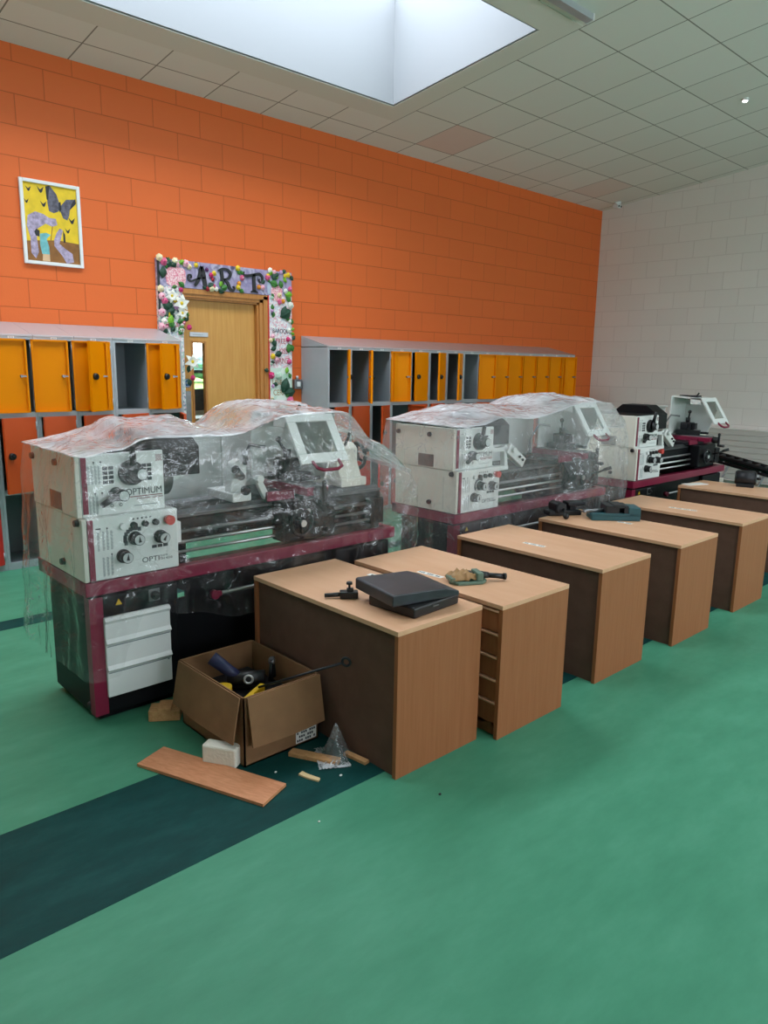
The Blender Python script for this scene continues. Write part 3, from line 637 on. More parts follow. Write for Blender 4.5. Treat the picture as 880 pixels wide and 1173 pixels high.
for (u, v, s_) in ((.1, .08, .07), (.32, .07, .09), (.05, .24, .06), (.36, .25, .08), (.88, .42, .09), (.79, .56, .07)):
    patch('painted_small_butterfly', [(u-s_*.7, v-s_*.5), (u, v), (u+s_*.8, v-s_*.5), (u+s_*.4, v+s_*.3), (u+s_*.1, v+s_*.5), (u-s_*.2, v+s_*.3)], mb_k)
patch('painted_figure', [(.06, .42), (.2, .36), (.35, .38), (.45, .42), (.58, .42), (.6, .5), (.5, .53), (.38, .5), (.3, .54), (.22, .58), (.2, .7), (.22, .88), (.16, .97), (.08, .9), (.08, .7), (.03, .55)], mb_l)
patch('painted_figure', [(.58, .6), (.64, .54), (.7, .56), (.66, .66), (.62, .74), (.72, .8), (.86, .86), (.88, .97), (.74, 1.0), (.66, .9), (.52, .78), (.52, .7)], mb_l)
patch('painted_figure_arm', [(.7, .56), (.74, .62), (.74, .72), (.7, .72)], mb_k)
patch('painted_dress', [(.26, .64), (.38, .62), (.46, .64), (.38, .7), (.42, .8), (.42, .9), (.28, .9), (.25, .78)], mb_t, -.0129)
patch('painted_legs', [(.29, .9), (.42, .9), (.42, .99), (.28, .99)], mb_s)
patch('painted_hair', [(.16, .62), (.2, .58), (.26, .6), (.25, .68), (.18, .67)], mb_k, -.013)
patch('painted_brush', [(.5, .52), (.515, .52), (.45, .78), (.435, .78)], mb_b, -.013)

# ------------------------------------------------------------------ lockers
LD = .455          # depth
ROWS = [(.055, .58), (.605, 1.163), (1.206, 1.742)]
def locker(x0, x1, label, group, doors):
    t = thing('locker', label, 'locker', (x0, 0, 0), 0, group)
    W = x1-x0-.002; F = -LD+.012; th = .012; st = .022
    b = MB()
    b.box(0, th, -LD, -.005, .0, 1.77); b.box(W-th, W, -LD, -.005, 0, 1.77); b.box(th, W-th, -.02, -.005, 0, 1.80)
    for z in (0.0, .585, 1.168, 1.742): b.box(th, W-th, F+.012, -.02, z+.012, z+.03)
    b.build('body', M_lockin, t)
    b = MB()
    b.box(-.0005, st, -LD-.001, F+.002, 0, 1.77, .002); b.box(W-st, W+.0005, -LD-.001, F+.002, 0, 1.77, .002)
    for (a, c) in ((0, .055), (.58, .605), (1.163, 1.206), (1.742, 1.775)): b.box(st, W-st, -LD-.0005, F+.002, a, c)
    b.build('front_frame', M_grey, t)
    b = MB()
    b.prism([(-LD-.004, 1.765), (-LD-.004, 1.779), (-.005, 1.885), (-.005, 1.77), (-LD+.02, 1.765)], 'x', 0, W, .002)
    b.build('sloping_top', M_greytop, t)
    # outer skins so the sides read grey
    b = MB(); b.box(-.0006, .0006, -LD, -.005, 0, 1.772); b.prism([(-LD, 1.765), (-.005, 1.765), (-.005, 1.88)], 'x', -.0006, .0006); b.build('side_panel', M_grey, t)
    b = MB(); b.box(W/2-.022, W/2+.022, -LD-.003, -LD-.0005, 1.749, 1.766); lp = b.build('label_plate', M_paper, t)
    b = MB()
    for k in range(4): b.box(W/2-.014+k*.008, W/2-.009+k*.008, -LD-.0035, -LD-.003, 1.754, 1.761)
    b.build('label_print', M_print, lp)
    for (row, ang) in doors:
        z0, z1 = ROWS[row]; dw = W-2*st+.006; m = (M_red, M_ored, M_yellow)[row]
        b = MB()
        b.box(-dw, 0, -.002, 0, z0-.004, z1+.004)
        lip = .018
        b.box(-dw, -dw+.0015, 0, lip, z0-.004, z1+.004); b.box(-.0015, 0, 0, lip, z0-.004, z1+.004)
        b.box(-dw, 0, 0, lip, z0-.004, z0-.0025); b.box(-dw, 0, 0, lip, z1+.0025, z1+.004)
        b.box(-dw, -dw+.014, lip, lip+.0015, z0-.004, z1+.004); b.box(-.014, 0, lip, lip+.0015, z0-.004, z1+.004)
        b.box(-dw, 0, lip, lip+.0015, z0-.004, z0+.010); b.box(-dw, 0, lip, lip+.0015, z1-.010, z1+.004)
        o = b.build('door', m, t, (W-st+.001, -LD-(.0245 if ang < 4 else .006), 0)); o.rotation_euler = (0, 0, R(ang))
        zm = (z0+z1)/2+.0
        if row == 2 and ang < 4: continue      # lock taken off
        b = MB(); b.cyl((-dw+.045, -.024, zm), (-dw+.045, -.002, zm), .023, .027, 20); b.box(-dw+.034, -dw+.056, -.034, -.02, zm-.006, zm+.006, .002); b.build('lock', M_black, o)
        b = MB(); b.cyl((-dw+.045, 0, zm), (-dw+.045, .03, zm), .010, seg=12); b.box(-dw+.012, -dw+.05, .024, .029, zm-.006, zm+.006, .002); b.build('latch', M_dullsteel, o)
        for zz_ in (z0+.06, z1-.06):
            b = MB(); b.cyl((.0, -.001, zz_-.03), (.0, -.001, zz_+.03), .005, seg=8); b.build('hinge', M_grey, o)
left = [(-.98, [(0, 30), (1, 20), (2, 176)], 'locker at the left edge of the photo, its red bottom door just in view'),
        (-.675, [(1, 17), (2, 176)], 'locker with an orange door ajar above an empty dark bottom compartment'),
        (-.37, [(0, 0), (1, 12), (2, 172)], 'second full locker from the left, yellow door folded across it'),
        (-.065, [(0, 0), (1, 14), (2, 33)], 'locker left of the empty grey compartment, yellow door ajar with black lock'),
        (.24, [(0, 0), (1, 16), (2, 172)], 'locker with an empty grey top compartment, in the left bank'),
        (.545, [(0, 0), (1, 70), (2, 30)], 'locker next to the oak door, yellow door ajar with a black lock')]
for x, dr, lb in left: locker(x, x+.305, lb, 'lockers left of the oak door', dr)
right = [([(0, 0), (1, 20), (2, 53)], 'end locker of the right bank next to the light switch, tall grey side panel showing'),
         ([(0, 0), (1, 6), (2, 54)], 'second locker of the right bank, open with an edge-on yellow door'),
         ([(0, 24), (1, 30), (2, 168)], 'third locker of the right bank, empty top compartment, yellow door swung wide to the right'),
         ([(0, 0), (1, 95), (2, 0)], 'fourth locker of the right bank, covered by the widest inside-out yellow door'),
         ([(0, 0), (1, 14), (2, 12)], 'fifth locker of the right bank, nearly closed yellow door with black lock'),
         ([(0, 0), (1, 8), (2, 27)], 'sixth locker of the right bank, yellow door ajar with a narrow black gap'),
         ([(0, 0), (1, 26), (2, 33)], 'seventh locker of the right bank, yellow door ajar beside the second empty compartment'),
         ([(0, 0), (1, 100), (2, 166)], 'eighth locker of the right bank, empty bluish grey top compartment in mid bank'),
         ([(0, 0), (1, 100), (2, 172)], 'ninth locker of the right bank, behind the wide yellow door in mid bank'),
         ([(0, 0), (1, 90), (2, 176)], 'tenth locker of the right bank, behind a yellow door that the wide one overlaps'),
         ([(0, 0), (1, 90), (2, 176)], 'eleventh locker of the right bank, fifth from the far end'),
         ([(0, 0), (1, 60), (2, 176)], 'twelfth locker of the right bank, fourth from the far end'),
         ([(0, 0), (1, 60), (2, 176)], 'thirteenth locker of the right bank, third from the far end'),
         ([(0, 0), (1, 60), (2, 165)], 'fourteenth locker of the right bank, second from the far end'),
         ([(0, 0), (1, 60), (2, 3)], 'last locker of the right bank, at the far corner under the last yellow door')]
for k, (dr, lb) in enumerate(right): locker(2.466+.2975*k, 2.466+.2975*(k+1), lb, 'lockers right of the oak door', dr)

# ------------------------------------------------------------------ lathes
def lathe(ox, oy, label, kind):
    t = thing('metal_lathe', label, 'lathe', (ox, oy, 0), 0, 'metalworking lathes in a row')
    B = lambda: MB()
    dx = {1: .0, 2: .27, 3: .16}[kind]; cx = 1.06+dx
    # stand
    b = B(); b.box(0, .42, 0, .49, .03, .585, .012); b.box(.03, .39, .04, .45, 0, .04); ped = b.build('pedestal', M_blackm, t)
    b = B(); b.box(.0, .058, -.003, .0, .035, .585); b.box(-.003, 0, -.003, .05, .035, .585); b.build('corner_stripe', M_maroon, ped)
    b = B(); b.ball((-.002, .06, .075), .014); b.ball((-.002, .06, .50), .010); b.build('bolt', M_black, ped)
    b = B(); b.box(1.38, 1.79, 0, .49, .03, .585, .012); b.box(1.41, 1.76, .04, .45, 0, .04); b.build('pedestal', M_blackm, t)
    b = B(); b.prism([(.42, .06), (1.38, .06), (1.38, .59), (.42, .59), (.42, .548), (.475, .520), (.475, .492), (.42, .488)], 'y', .035, .05); b.build('front_panel', M_blackm, t)
    b = B(); b.box(.055, .365, -.018, -.0, .115, .49, .004)
    for z in (.235, .36): b.prism([(-.018, z), (-.03, z+.012), (-.018, z+.03)], 'x', .056, .364)
    b.prism([(-.018, .46), (-.028, .475), (-.018, .488)], 'x', .056, .364)
    if kind == 1:
        lv = b.build('vent_cover', M_whitep, t)
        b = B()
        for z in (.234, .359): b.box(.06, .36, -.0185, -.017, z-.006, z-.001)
        b.box(.345, .352, -.0195, -.018, .222, .228); b.build('slat_shadow_strip', M_print, lv)  # grey strips paint the shade line under the slats
    else:
        b.build('vent_cover', M_blackm, t)
    b = B(); b.box(.27, .325, -.006, .0, .518, .575, .002); sw = b.build('main_switch', M_dullsteel, t)
    b = B(); b.cyl((.298, -.006, .547), (.298, -.022, .547), .020); b.box(.286, .31, -.034, -.02, .541, .553, .002); b.build('switch_knob', M_black, sw)
    b = B(); b.prism([(.115, .535), (.145, .535), (.13, .562)], 'y', -.003, 0); b.build('warning_label', M_tape, ped)
    # chip tray
    b = B(); b.box(-.02, 1.815, -.022, .035, .600, .662, .005); b.box(-.02, .02, .035, .56, .600, .662); b.box(1.775, 1.815, .035, .56, .600, .662); b.box(-.02, .42, .52, .56, .60, .66); b.build('tray_rim', M_maroon, t)
    b = B(); b.box(0, .42, .03, .53, .586, .61); b.box(1.36, 1.78, .03, .53, .586, .61); b.box(.42, 1.36, .03, .30, .59, .60); b.build('chip_tray', M_blackm, t)
    b = B(); b.tube([(.62, -.018, .49), (1.42, -.018, .49)], .010); bar = b.build('foot_brake_rod', M_steel, t)
    b = B(); b.box(.585, .64, -.03, -.005, .478, .503, .006); b.cyl((.60, -.035, .49), (.60, -.002, .49), .022); b.build('clevis', M_maroon, bar)
    b = B(); b.box(.44, 1.38, -.005, .04, .12, .16, .006); b.build('foot_brake', M_blackm, t)
    # headstock
    b = B(); b.box(0, .415, -.03, .50, .668, .945, .006); b.build('gearbox', M_wpaint, t)
    b = B(); b.box(-.004, .372, .0, .53, .945, 1.212, .006); b.build('headstock', M_wpaint, t)
    b = B(); b.box(-.022, -.001, -.03, .53, .668, .943, .004); b.box(-.026, -.004, .0, .53, .945, 1.215, .004); ec = b.build('end_cover', M_cream, t)
    b = B(); b.box(-.0275, -.026, .17, .31, .955, 1.035); b.build('rating_plate', M_dullsteel, ec)
    b = B()
    for (y, z) in ((.50, 1.165), (.21, 1.165), (.01, .925), (.20, .72)): b.cyl((-.04, y, z), (-.02, y, z), .014, .017, 12)
    b.build('cover_knob', M_black, ec)
    b = B(); b.box(-.0225, -.0215, .08, .082, .69, .90); b.build('cover_seam', M_print, ec)
    b = B(); b.box(.0, .022, -.004, .0, .96, 1.205); b.box(.0, .024, -.034, -.03, .672, .938); b.build('maroon_trim', M_maroon, t)
    b = B(); b.box(.02, .36, .03, .50, 1.212, 1.217); b.box(.01, .37, .02, .035, 1.212, 1.222); b.box(.01, .37, .50, .515, 1.212, 1.222); b.build('top_tray', M_blackm, t)
    # printed tables on the two panels
    def scale(mb, x, z0, z1, y, w_=.011, nrow=16):
        h = (z1-z0)/nrow
        for r_ in range(nrow):
            mb.box(x, x+w_*(.75+.25*((r_*7) % 3)/2), y-.0006, y+.001, z0+r_*h, z0+r_*h+h*.55)
    b = B()
    for x in (.026, .041, .056, .071): scale(b, x, 1.085, 1.165, 0)
    for x in (.026, .041, .056): scale(b, x, .955, 1.035, 0)
    for x in (.040, .062, .080, .098): scale(b, x, .80, .885, -.03)
    for x in (.058, .076, .094): scale(b, x, .685, .77, -.03)
    b.build('printed_scale', M_print, t)
    b = B()
    for x in (.092, .118, .268, .292):
        for r_ in range(4):
            b.box(x, x+.021, -.0008, .001, 1.082+r_*.02, 1.097+r_*.02)
    for (x, z, y) in ((.055, 1.178, 0), (.085, 1.178, 0), (.055, 1.045, 0), (.085, 1.045, 0), (.055, .895, -.03), (.085, .895, -.03), (.1, .778, -.03)):
        b.cyl((x, y-.0008, z), (x, y+.001, z), .004, seg=8); b.box(x-.001, x+.001, y-.0008, y+.001, z-.012, z)
    b.box(.035, .055, -.0308, -.029, .893, .899); b.box(.112, .122, -.0008, .001, 1.045, 1.05)
    for k in range(9):      # dial fan marks
        a = R(60+k*18); b.box(.207+math.cos(a)*.045-.008, .207+math.cos(a)*.045+.008, -.0308, -.029, .834+math.sin(a)*.045-.009, .834+math.sin(a)*.045+.009)
    for k in range(3): b.box(.285+k*.027, .308+k*.027, -.0308, -.029, .775, .789)
    for k in range(5): b.box(.20+k*.02, .208+k*.02, -.0308, -.029, .917, .924)
    b.build('printed_symbols', M_printd, t)
    # selectors
    def knob(nm, x, y, z, r, dep, ang, cap=True):
        k = B(); k.cyl((x, y, z), (x, y-dep*.4, z), r*1.15, r*1.05, 24); k.cyl((x, y-dep*.4, z), (x, y-dep, z), r, r*.92, 24); o = k.build(nm, M_black, t)
        if cap:
            k = B(); k.cyl((x, y-dep, z), (x, y-dep-.002, z), r*.82, seg=24); c = k.build('dial_plate', M_dial, o)
            k = B(); ca, sa = math.cos(ang), math.sin(ang); yy = y-dep-.0028
            k.poly([(x+ca*r*.7, yy, z+sa*r*.7), (x-sa*r*.28-ca*r*.4, yy, z+ca*r*.28-sa*r*.4), (x+sa*r*.28-ca*r*.4, yy, z-ca*r*.28-sa*r*.4)]); k.build('pointer', M_black, c)
        return o
    k = B(); k.cyl((.215, 0, 1.122), (.215, -.03, 1.122), .056, .052, 28); k.cyl((.215, -.03, 1.122), (.222, -.05, 1.122), .045, .035, 24)
    k.tube([(.212, -.035, 1.15), (.209, -.045, 1.20), (.207, -.055, 1.245)], [.016, .014, .013], 10); sl = k.build('speed_selector', M_black, t)
    k = B(); k.cyl((.245, -.03, 1.118), (.245, -.056, 1.118), .029, .027, 24); k2 = k.build('selector_hub', M_black, sl)
    k = B(); k.cyl((.245, -.056, 1.118), (.245, -.058, 1.118), .023, seg=24); k.build('dial_plate', M_dial, k2)
    k = B(); k.cyl((.145, 0, 1.035), (.145, -.03, 1.035), .030, .028, 24); k.tube([(.14, -.025, 1.03), (.09, -.035, 1.008), (.065, -.04, .998)], [.017, .014, .012], 10); sl = k.build('range_lever', M_black, t)
    k = B(); k.cyl((.163, -.01, 1.03), (.163, -.045, 1.03), .026, .025, 24); k2 = k.build('selector_hub', M_black, sl)
    k = B(); k.cyl((.163, -.045, 1.03), (.163, -.047, 1.03), .021, seg=24); k.build('dial_plate', M_dial, k2)
    k = B(); k.torus((.125, -.001, .985), .006, .0015, seg=14, k=5); k.torus((.165, -.001, .985), .006, .0015, seg=14, k=5); k.build('range_marks', M_printd, t)
    knob('feed_dial', .207, -.03, .834, .027, .05, R(95)); knob('feed_dial', .150, -.03, .762, .027, .05, R(85)); knob('feed_dial', .326, -.03, .825, .027, .05, R(60))
    for x, m in ((.151, M_whitep), (.203, M_black), (.255, M_black), (.305, M_black)):
        k = B(); k.cyl((x, -.03, .895), (x, -.048, .895), .0145, .013, 16); k.build('push_button', m, t)
    k = B(); k.cyl((.362, -.03, .90), (.362, -.045, .90), .014, seg=16); k.cyl((.362, -.045, .90), (.362, -.07, .90), .021, .022, 20); k.build('stop_button', M_estop, t)
    k = B(); k.box(.415, .442, -.01, .06, .775, .875, .004); k.build('socket_box', M_whitep, t)
    # lettering
    text_obj('maker_lettering', 'OPTIMUM', .042, M_printd, t, (.188, -.0006, 1.022), (R(90), 0, 0), .0006, sx=.92)
    k = B(); k.box(.19, .36, -.0008, .001, 1.012, 1.0155); k.build('logo_underline', M_logored, t)
    text_obj('small_lettering', 'MASCHINEN - GERMANY', .011, M_logored, t, (.24, -.0006, 1.000), (R(90), 0, 0), .0006)
    k = B(); k.box(.225, .335, -.0008, .001, .972, .975); k.build('web_line', M_print, t)
    k = B()
    for i in range(5):
        for j in range(5):
            if (i+j) % 2 == 0: k.box(.335+i*.006, .3405+i*.006, -.0008, .001, 1.165+j*.006, 1.1705+j*.006)
    k.build('maker_emblem', M_logored, t)
    text_obj('model_lettering', 'OPTI', .034, M_printd, t, (.235, -.0306, .715), (R(90), 0, 0), .0006, sx=1.15)
    text_obj('model_lettering', 'turn', .018, M_print, t, (.322, -.0306, .730), (R(90), 0, 0), .0006, sx=1.2)
    text_obj('model_lettering', 'TH 4210', .015, M_printd, t, (.322, -.0306, .715), (R(90), 0, 0), .0006, sx=1.1)
    # chuck, guard
    k = B(); k.prism([(.02, 1.085), (.02, 1.215), (.13, 1.29), (.36, 1.29), (.46, 1.21), (.46, 1.085)], 'x', .374, .565, .004); k.build('chuck_guard', M_blackm, t)
    k = B(); k.cyl((.372, .26, 1.06), (.40, .26, 1.06), .07, seg=28); k.cyl((.40, .26, 1.06), (.50, .26, 1.06), .10, seg=32); ch = k.build('chuck', M_dullsteel, t)
    for q in range(3):
        a = R(90+120*q); k = B(); k.T = Matrix.Translation((0, .26, 1.06)) @ Matrix.Rotation(a, 4, 'X'); k.box(.50, .54, -.014, .014, .03, .095); k.build('jaw', M_steel, ch)
    # bed
    k = B(); k.box(.40, 1.78, .10, .42, .745, .885, .004); k.box(.40, .52, .10, .42, .61, .75); k.box(1.36, 1.78, .08, .44, .61, .75)
    k.prism([(.10, .75), (.075, .79), (.075, .86), (.10, .885)], 'x', .42, 1.78); k.build('bed', M_blackm, t)
    k = B(); k.prism([(.085, .885), (.11, .905), (.135, .885)], 'x', .42, 1.78); k.box(.16, .20, .885, .892, .885, .886); k.prism([(.36, .885), (.385, .902), (.41, .885)], 'x', .42, 1.78)
    k.box(.42, 1.78, .074, .10, .872, .886); k.build('bed_ways', mat('bed_way_steel', '5E6062', .4, .8), t)
    k = B(); k.tube([(.43, .055, .81), (1.72, .055, .81)], .010); k.build('lead_screw', M_dullsteel, t)
    k = B(); k.tube([(.43, .045, .762), (1.72, .045, .762)], .009); k.build('feed_rod', M_steel, t)
    k = B(); k.tube([(.43, .045, .715), (1.72, .045, .715)], .008); k.build('switch_rod', M_steel, t)
    k = B(); k.box(1.66, 1.76, .02, .10, .69, .84, .006); k.build('rod_bracket', M_blackm, t)
    # splash back
    k = B(); k.box(.42, 1.55, .53, .545, .80, 1.235); k.box(.42, 1.55, .505, .545, 1.225, 1.24, .003); k.box(.42, 1.55, .50, .53, .80, .815); k.box(.98, 1.0, .515, .53, .80, 1.23); k.build('splash_back', M_wpaint, t)
    for x in (.45, 1.35):
        k = B(); k.box(x, x+.03, .52, .535, .60, .82); k.build('splash_back_bracket', M_blackm, t)
    # carriage
    k = B(); k.box(cx-.10, cx+.30, .05, .43, .895, .925, .004); k.build('saddle', M_castd, t)
    k = B(); k.box(cx-.06, cx+.29, -.035, .07, .69, .90, .010); ap = k.build('apron', M_blackm, t)
    k = B(); k.box(cx+.07, cx+.21, -.07, .42, .925, .968, .004); k.box(cx-.10, cx+.07, .045, .06, .90, .948); k.box(cx+.21, cx+.30, .045, .06, .90, .948); k.build('cross_slide', M_maroon, t)
    k = B(); k.box(cx+.085, cx+.195, -.05, .40, .968, .978); k.build('cross_slide_top', M_dullsteel, t)
    k = B(); k.cyl((cx+.14, -.07, .945), (cx+.14, -.12, .945), .032, .028, 20); k.box(cx+.13, cx+.15, -.135, -.115, .885, 1.005, .005); k.cyl((cx+.14, -.135, .895), (cx+.14, -.18, .895), .011, .014, 12); k.ball((cx+.14, -.125, 1.0), .014); k.build('cross_slide_handle', M_black, t)
    k = B(); k.torus((cx+.03, -.075, .79), .065, .010); k.cyl((cx+.03, -.035, .79), (cx+.03, -.085, .79), .022, seg=16)
    for q in range(3):
        a = R(30+120*q); k.tube([(cx+.03, -.075, .79), (cx+.03+math.cos(a)*.065, -.075, .79+math.sin(a)*.065)], .007, 6)
    hw = k.build('carriage_handwheel', M_castd, t)
    k = B(); k.cyl((cx+.03, -.085, .79), (cx+.03, -.095, .79), .018, seg=16); k.build('handwheel_cap', M_steel, hw)
    k = B(); k.tube([(cx+.24, -.035, .80), (cx+.255, -.09, .815), (cx+.285, -.13, .84)], [.008, .008, .008], 8); k.tube([(cx+.275, -.115, .832), (cx+.30, -.165, .852)], [.012, .014], 8); k.build('feed_lever', M_black, t)
    k = B(); k.tube([(cx+.19, -.035, .73), (cx+.19, -.07, .735)], .012, 8); k.ball((cx+.19, -.08, .737), .015); k.build('half_nut_knob', M_black, t)
    k = B(); k.cyl((cx+.10, -.036, .84), (cx+.10, -.042, .84), .014, seg=14); k.build('oil_sight', M_dial, t)
    k = B(); k.T = Matrix.Translation((cx+.14, .17, .978)) @ Matrix.Rotation(R(20), 4, 'Z'); k.box(-.055, .055, -.10, .12, 0, .045, .004); k.cyl((0, -.10, .022), (0, -.16, .022), .012, seg=12); k.box(-.03, .03, -.175, -.16, .012, .032, .003); k.build('compound_slide', M_castd, t)
    k = B(); k.T = Matrix.Translation((cx+.13, .19, 1.023)); k.box(-.05, .05, -.05, .05, 0, .075, .005); k.box(-.075, -.045, -.03, .03, .02, .06, .003); k.box(-.02, .03, -.085, -.045, .01, .07, .003); k.cyl((0, 0, .075), (0, 0, .12), .022, seg=16); k.build('tool_post', M_castd, t)
    k = B(); k.tube([(cx+.13, .19, 1.13), (cx+.08, .16, 1.16), (cx+.045, .14, 1.195)], [.009, .008, .008], 8); k.ball((cx+.04, .138, 1.205), .017); k.build('tool_post_lever', M_black, t)
    k = B(); k.tube([(cx-.06, .36, .92), (cx-.07, .35, 1.05), (cx-.05, .28, 1.17), (cx+.01, .22, 1.16)], .009, 8); k.build('coolant_pipe', M_dullsteel, t)
    # splash hood: back plate, top plate, tilted window frame
    h0, h1 = 1.055+dx, 1.345+dx
    k = B(); k.box(h0-.02, h1+.03, .298, .310, .985, 1.35, .003); k.build('chip_screen', M_wpaint, t)
    k = B(); k.prism([(.31, 1.342), (.31, 1.357), (.02, 1.338), (.02, 1.323)], 'x', h0, h1); k.box(h0, h0+.012, .02, .12, 1.28, 1.338); hd = k.build('hood_top', M_wpaint, t)
    k = B(); k.prism([(.31, .985), (.31, 1.345), (.03, 1.33), (-.02, 1.22), (.06, .985)], 'x', h1, h1+.012); k.build('side_screen', M_wpaint, t)
    k = B(); k.box(h0+.05, h0+.14, .08, .26, 1.345, 1.362, .003); k.tube([(h0+.16, .14, 1.35), (h0+.17, .12, 1.385)], .008, 8); k.build('hood_hinge', M_castd, hd)
    ang = math.atan2(.15, .235)
    T = Matrix.Translation((0, .02, 1.338)) @ Matrix.Rotation(-ang, 4, 'X')
    Lh = .28
    k = B(); k.T = T
    k.box(h0-.01, h1+.01, -.012, .004, -.042, 0, .003); k.box(h0-.01, h1+.01, -.012, .004, -Lh, -Lh+.055, .003)
    k.box(h0-.01, h0+.045, -.012, .004, -Lh+.055, -.042, .003); k.box(h1-.045, h1+.01, -.012, .004, -Lh+.055, -.042, .003); wf = k.build('hood_window_frame', M_wpaint, t)
    k = B(); k.T = T; k.box(h0+.045, h1-.045, -.006, -.003, -Lh+.055, -.042); k.build('window_pane', M_glass, wf)
    k = B(); k.T = T; k.tube([(h0+.06, -.01, -Lh+.01), (h0+.065, -.025, -Lh-.035), (h0+.10, -.028, -Lh-.05), (h1-.10, -.028, -Lh-.05), (h1-.065, -.025, -Lh-.035), (h1-.06, -.01, -Lh+.01)], .009, 8); k.build('hood_handle', M_maroon, wf)
    # tailstock
    t0 = max(1.53, cx+.31); t1 = t0+.16
    k = B(); k.box(t0-.01, t1+.02, .12, .40, .905, .955, .006); k.prism([(.14, .955), (.38, .955), (.34, 1.04), (.34, 1.12), (.29, 1.15), (.22, 1.15), (.18, 1.12), (.18, 1.04)], 'x', t0, t1, .006); ts = k.build('tailstock', M_cream, t)
    k = B(); k.cyl((t0-.08, .26, 1.06), (t0+.01, .26, 1.06), .028, seg=18); k.cyl((t0-.11, .26, 1.06), (t0-.08, .26, 1.06), .004, .028, 14); k.build('quill', M_steel, ts)
    k = B(); k.cyl((t1, .26, 1.06), (t1+.06, .26, 1.06), .035, .03, 18); k.torus((t1+.065, .26, 1.06), .075, .012, 'x')
    for q in range(3):
        a = R(90+120*q); k.tube([(t1+.065, .26, 1.06), (t1+.065, .26+math.cos(a)*.075, 1.06+math.sin(a)*.075)], .008, 6)
    k.cyl((t1+.06, .20, 1.10), (t1+.10, .20, 1.10), .010, .013, 10); k.build('tailstock_handwheel', M_castd, ts)
    k = B(); k.tube([(t0+.08, .20, 1.14), (t0+.08, .17, 1.19), (t0+.08, .16, 1.22)], .008, 8); k.ball((t0+.08, .158, 1.225), .014); k.build('clamp_lever', M_black, ts)
    # white steady arm in front of the chuck
    if kind != 1:
        k = B(); k.box(.385, .60, .04, .09, .90, .93, .005); k.prism([(.385, .92), (.42, .92), (.435, 1.05), (.41, 1.06)], 'y', .045, .085, .004); k.prism([(.565, .92), (.60, .92), (.575, 1.06), (.55, 1.05)], 'y', .045, .085, .004)
        k.prism([(.40, 1.03), (.59, 1.03), (.58, 1.075), (.53, 1.06), (.46, 1.06), (.41, 1.075)], 'y', .045, .085, .004)
        st_ = k.build('steady_rest', M_wpaint, t)
        k = B(); k.T = Matrix.Translation((.59, .05, 1.06)) @ Matrix.Rotation(R(33), 4, 'Y'); k.box(0, .22, -.02, .03, -.045, .03, .006); k.cyl((.04, -.025, 0), (.04, -.045, 0), .018, seg=14); k.build('steady_arm', M_wpaint, st_)
        k = B(); k.ball((.63, .02, 1.045), .014); k.ball((.70, .02, .985), .010); k.ball((.735, .02, .96), .010); k.build('steady_screw', M_black, st_)
    else:
        k = B(); k.box(.79, .90, .10, .36, .905, .95, .006); k.prism([(.80, .95), (.89, .95), (.90, 1.08), (.86, 1.12), (.82, 1.10)], 'y', .14, .20, .005); st_ = k.build('steady_rest', M_wpaint, t)
        k = B(); k.cyl((.86, .13, 1.03), (.78, .05, 1.08), .020, .018, 14); k.cyl((.88, .12, 1.10), (.85, .08, 1.16), .016, seg=12); k.build('steady_finger', M_dullsteel, st_)
        k = B(); k.ball((.775, .046, 1.082), .022, (1, 1, 1)); k.ball((.84, .06, .97), .026); k.build('steady_knob', M_castd, st_)
        k = B(); k.T = Matrix.Translation((.915, .08, 1.03)) @ Matrix.Rotation(R(62), 4, 'Y'); k.box(0, .13, -.015, .015, -.018, .018, .005); k.cyl((.01, -.02, 0), (.01, -.04, 0), .020, seg=14); k.build('steady_arm', M_wpaint, st_)
    return t
LX = [-1.15, 1.215, 3.495]
lathe(LX[0], -3.32, 'nearest metal lathe, under clear film, white vented panel on its black stand', 1)
lathe(LX[1], -3.32, 'middle metal lathe of the row, under hazy film', 2)
lathe(LX[2], -3.32, 'farthest metal lathe, the only one uncovered, by the white wall', 3)

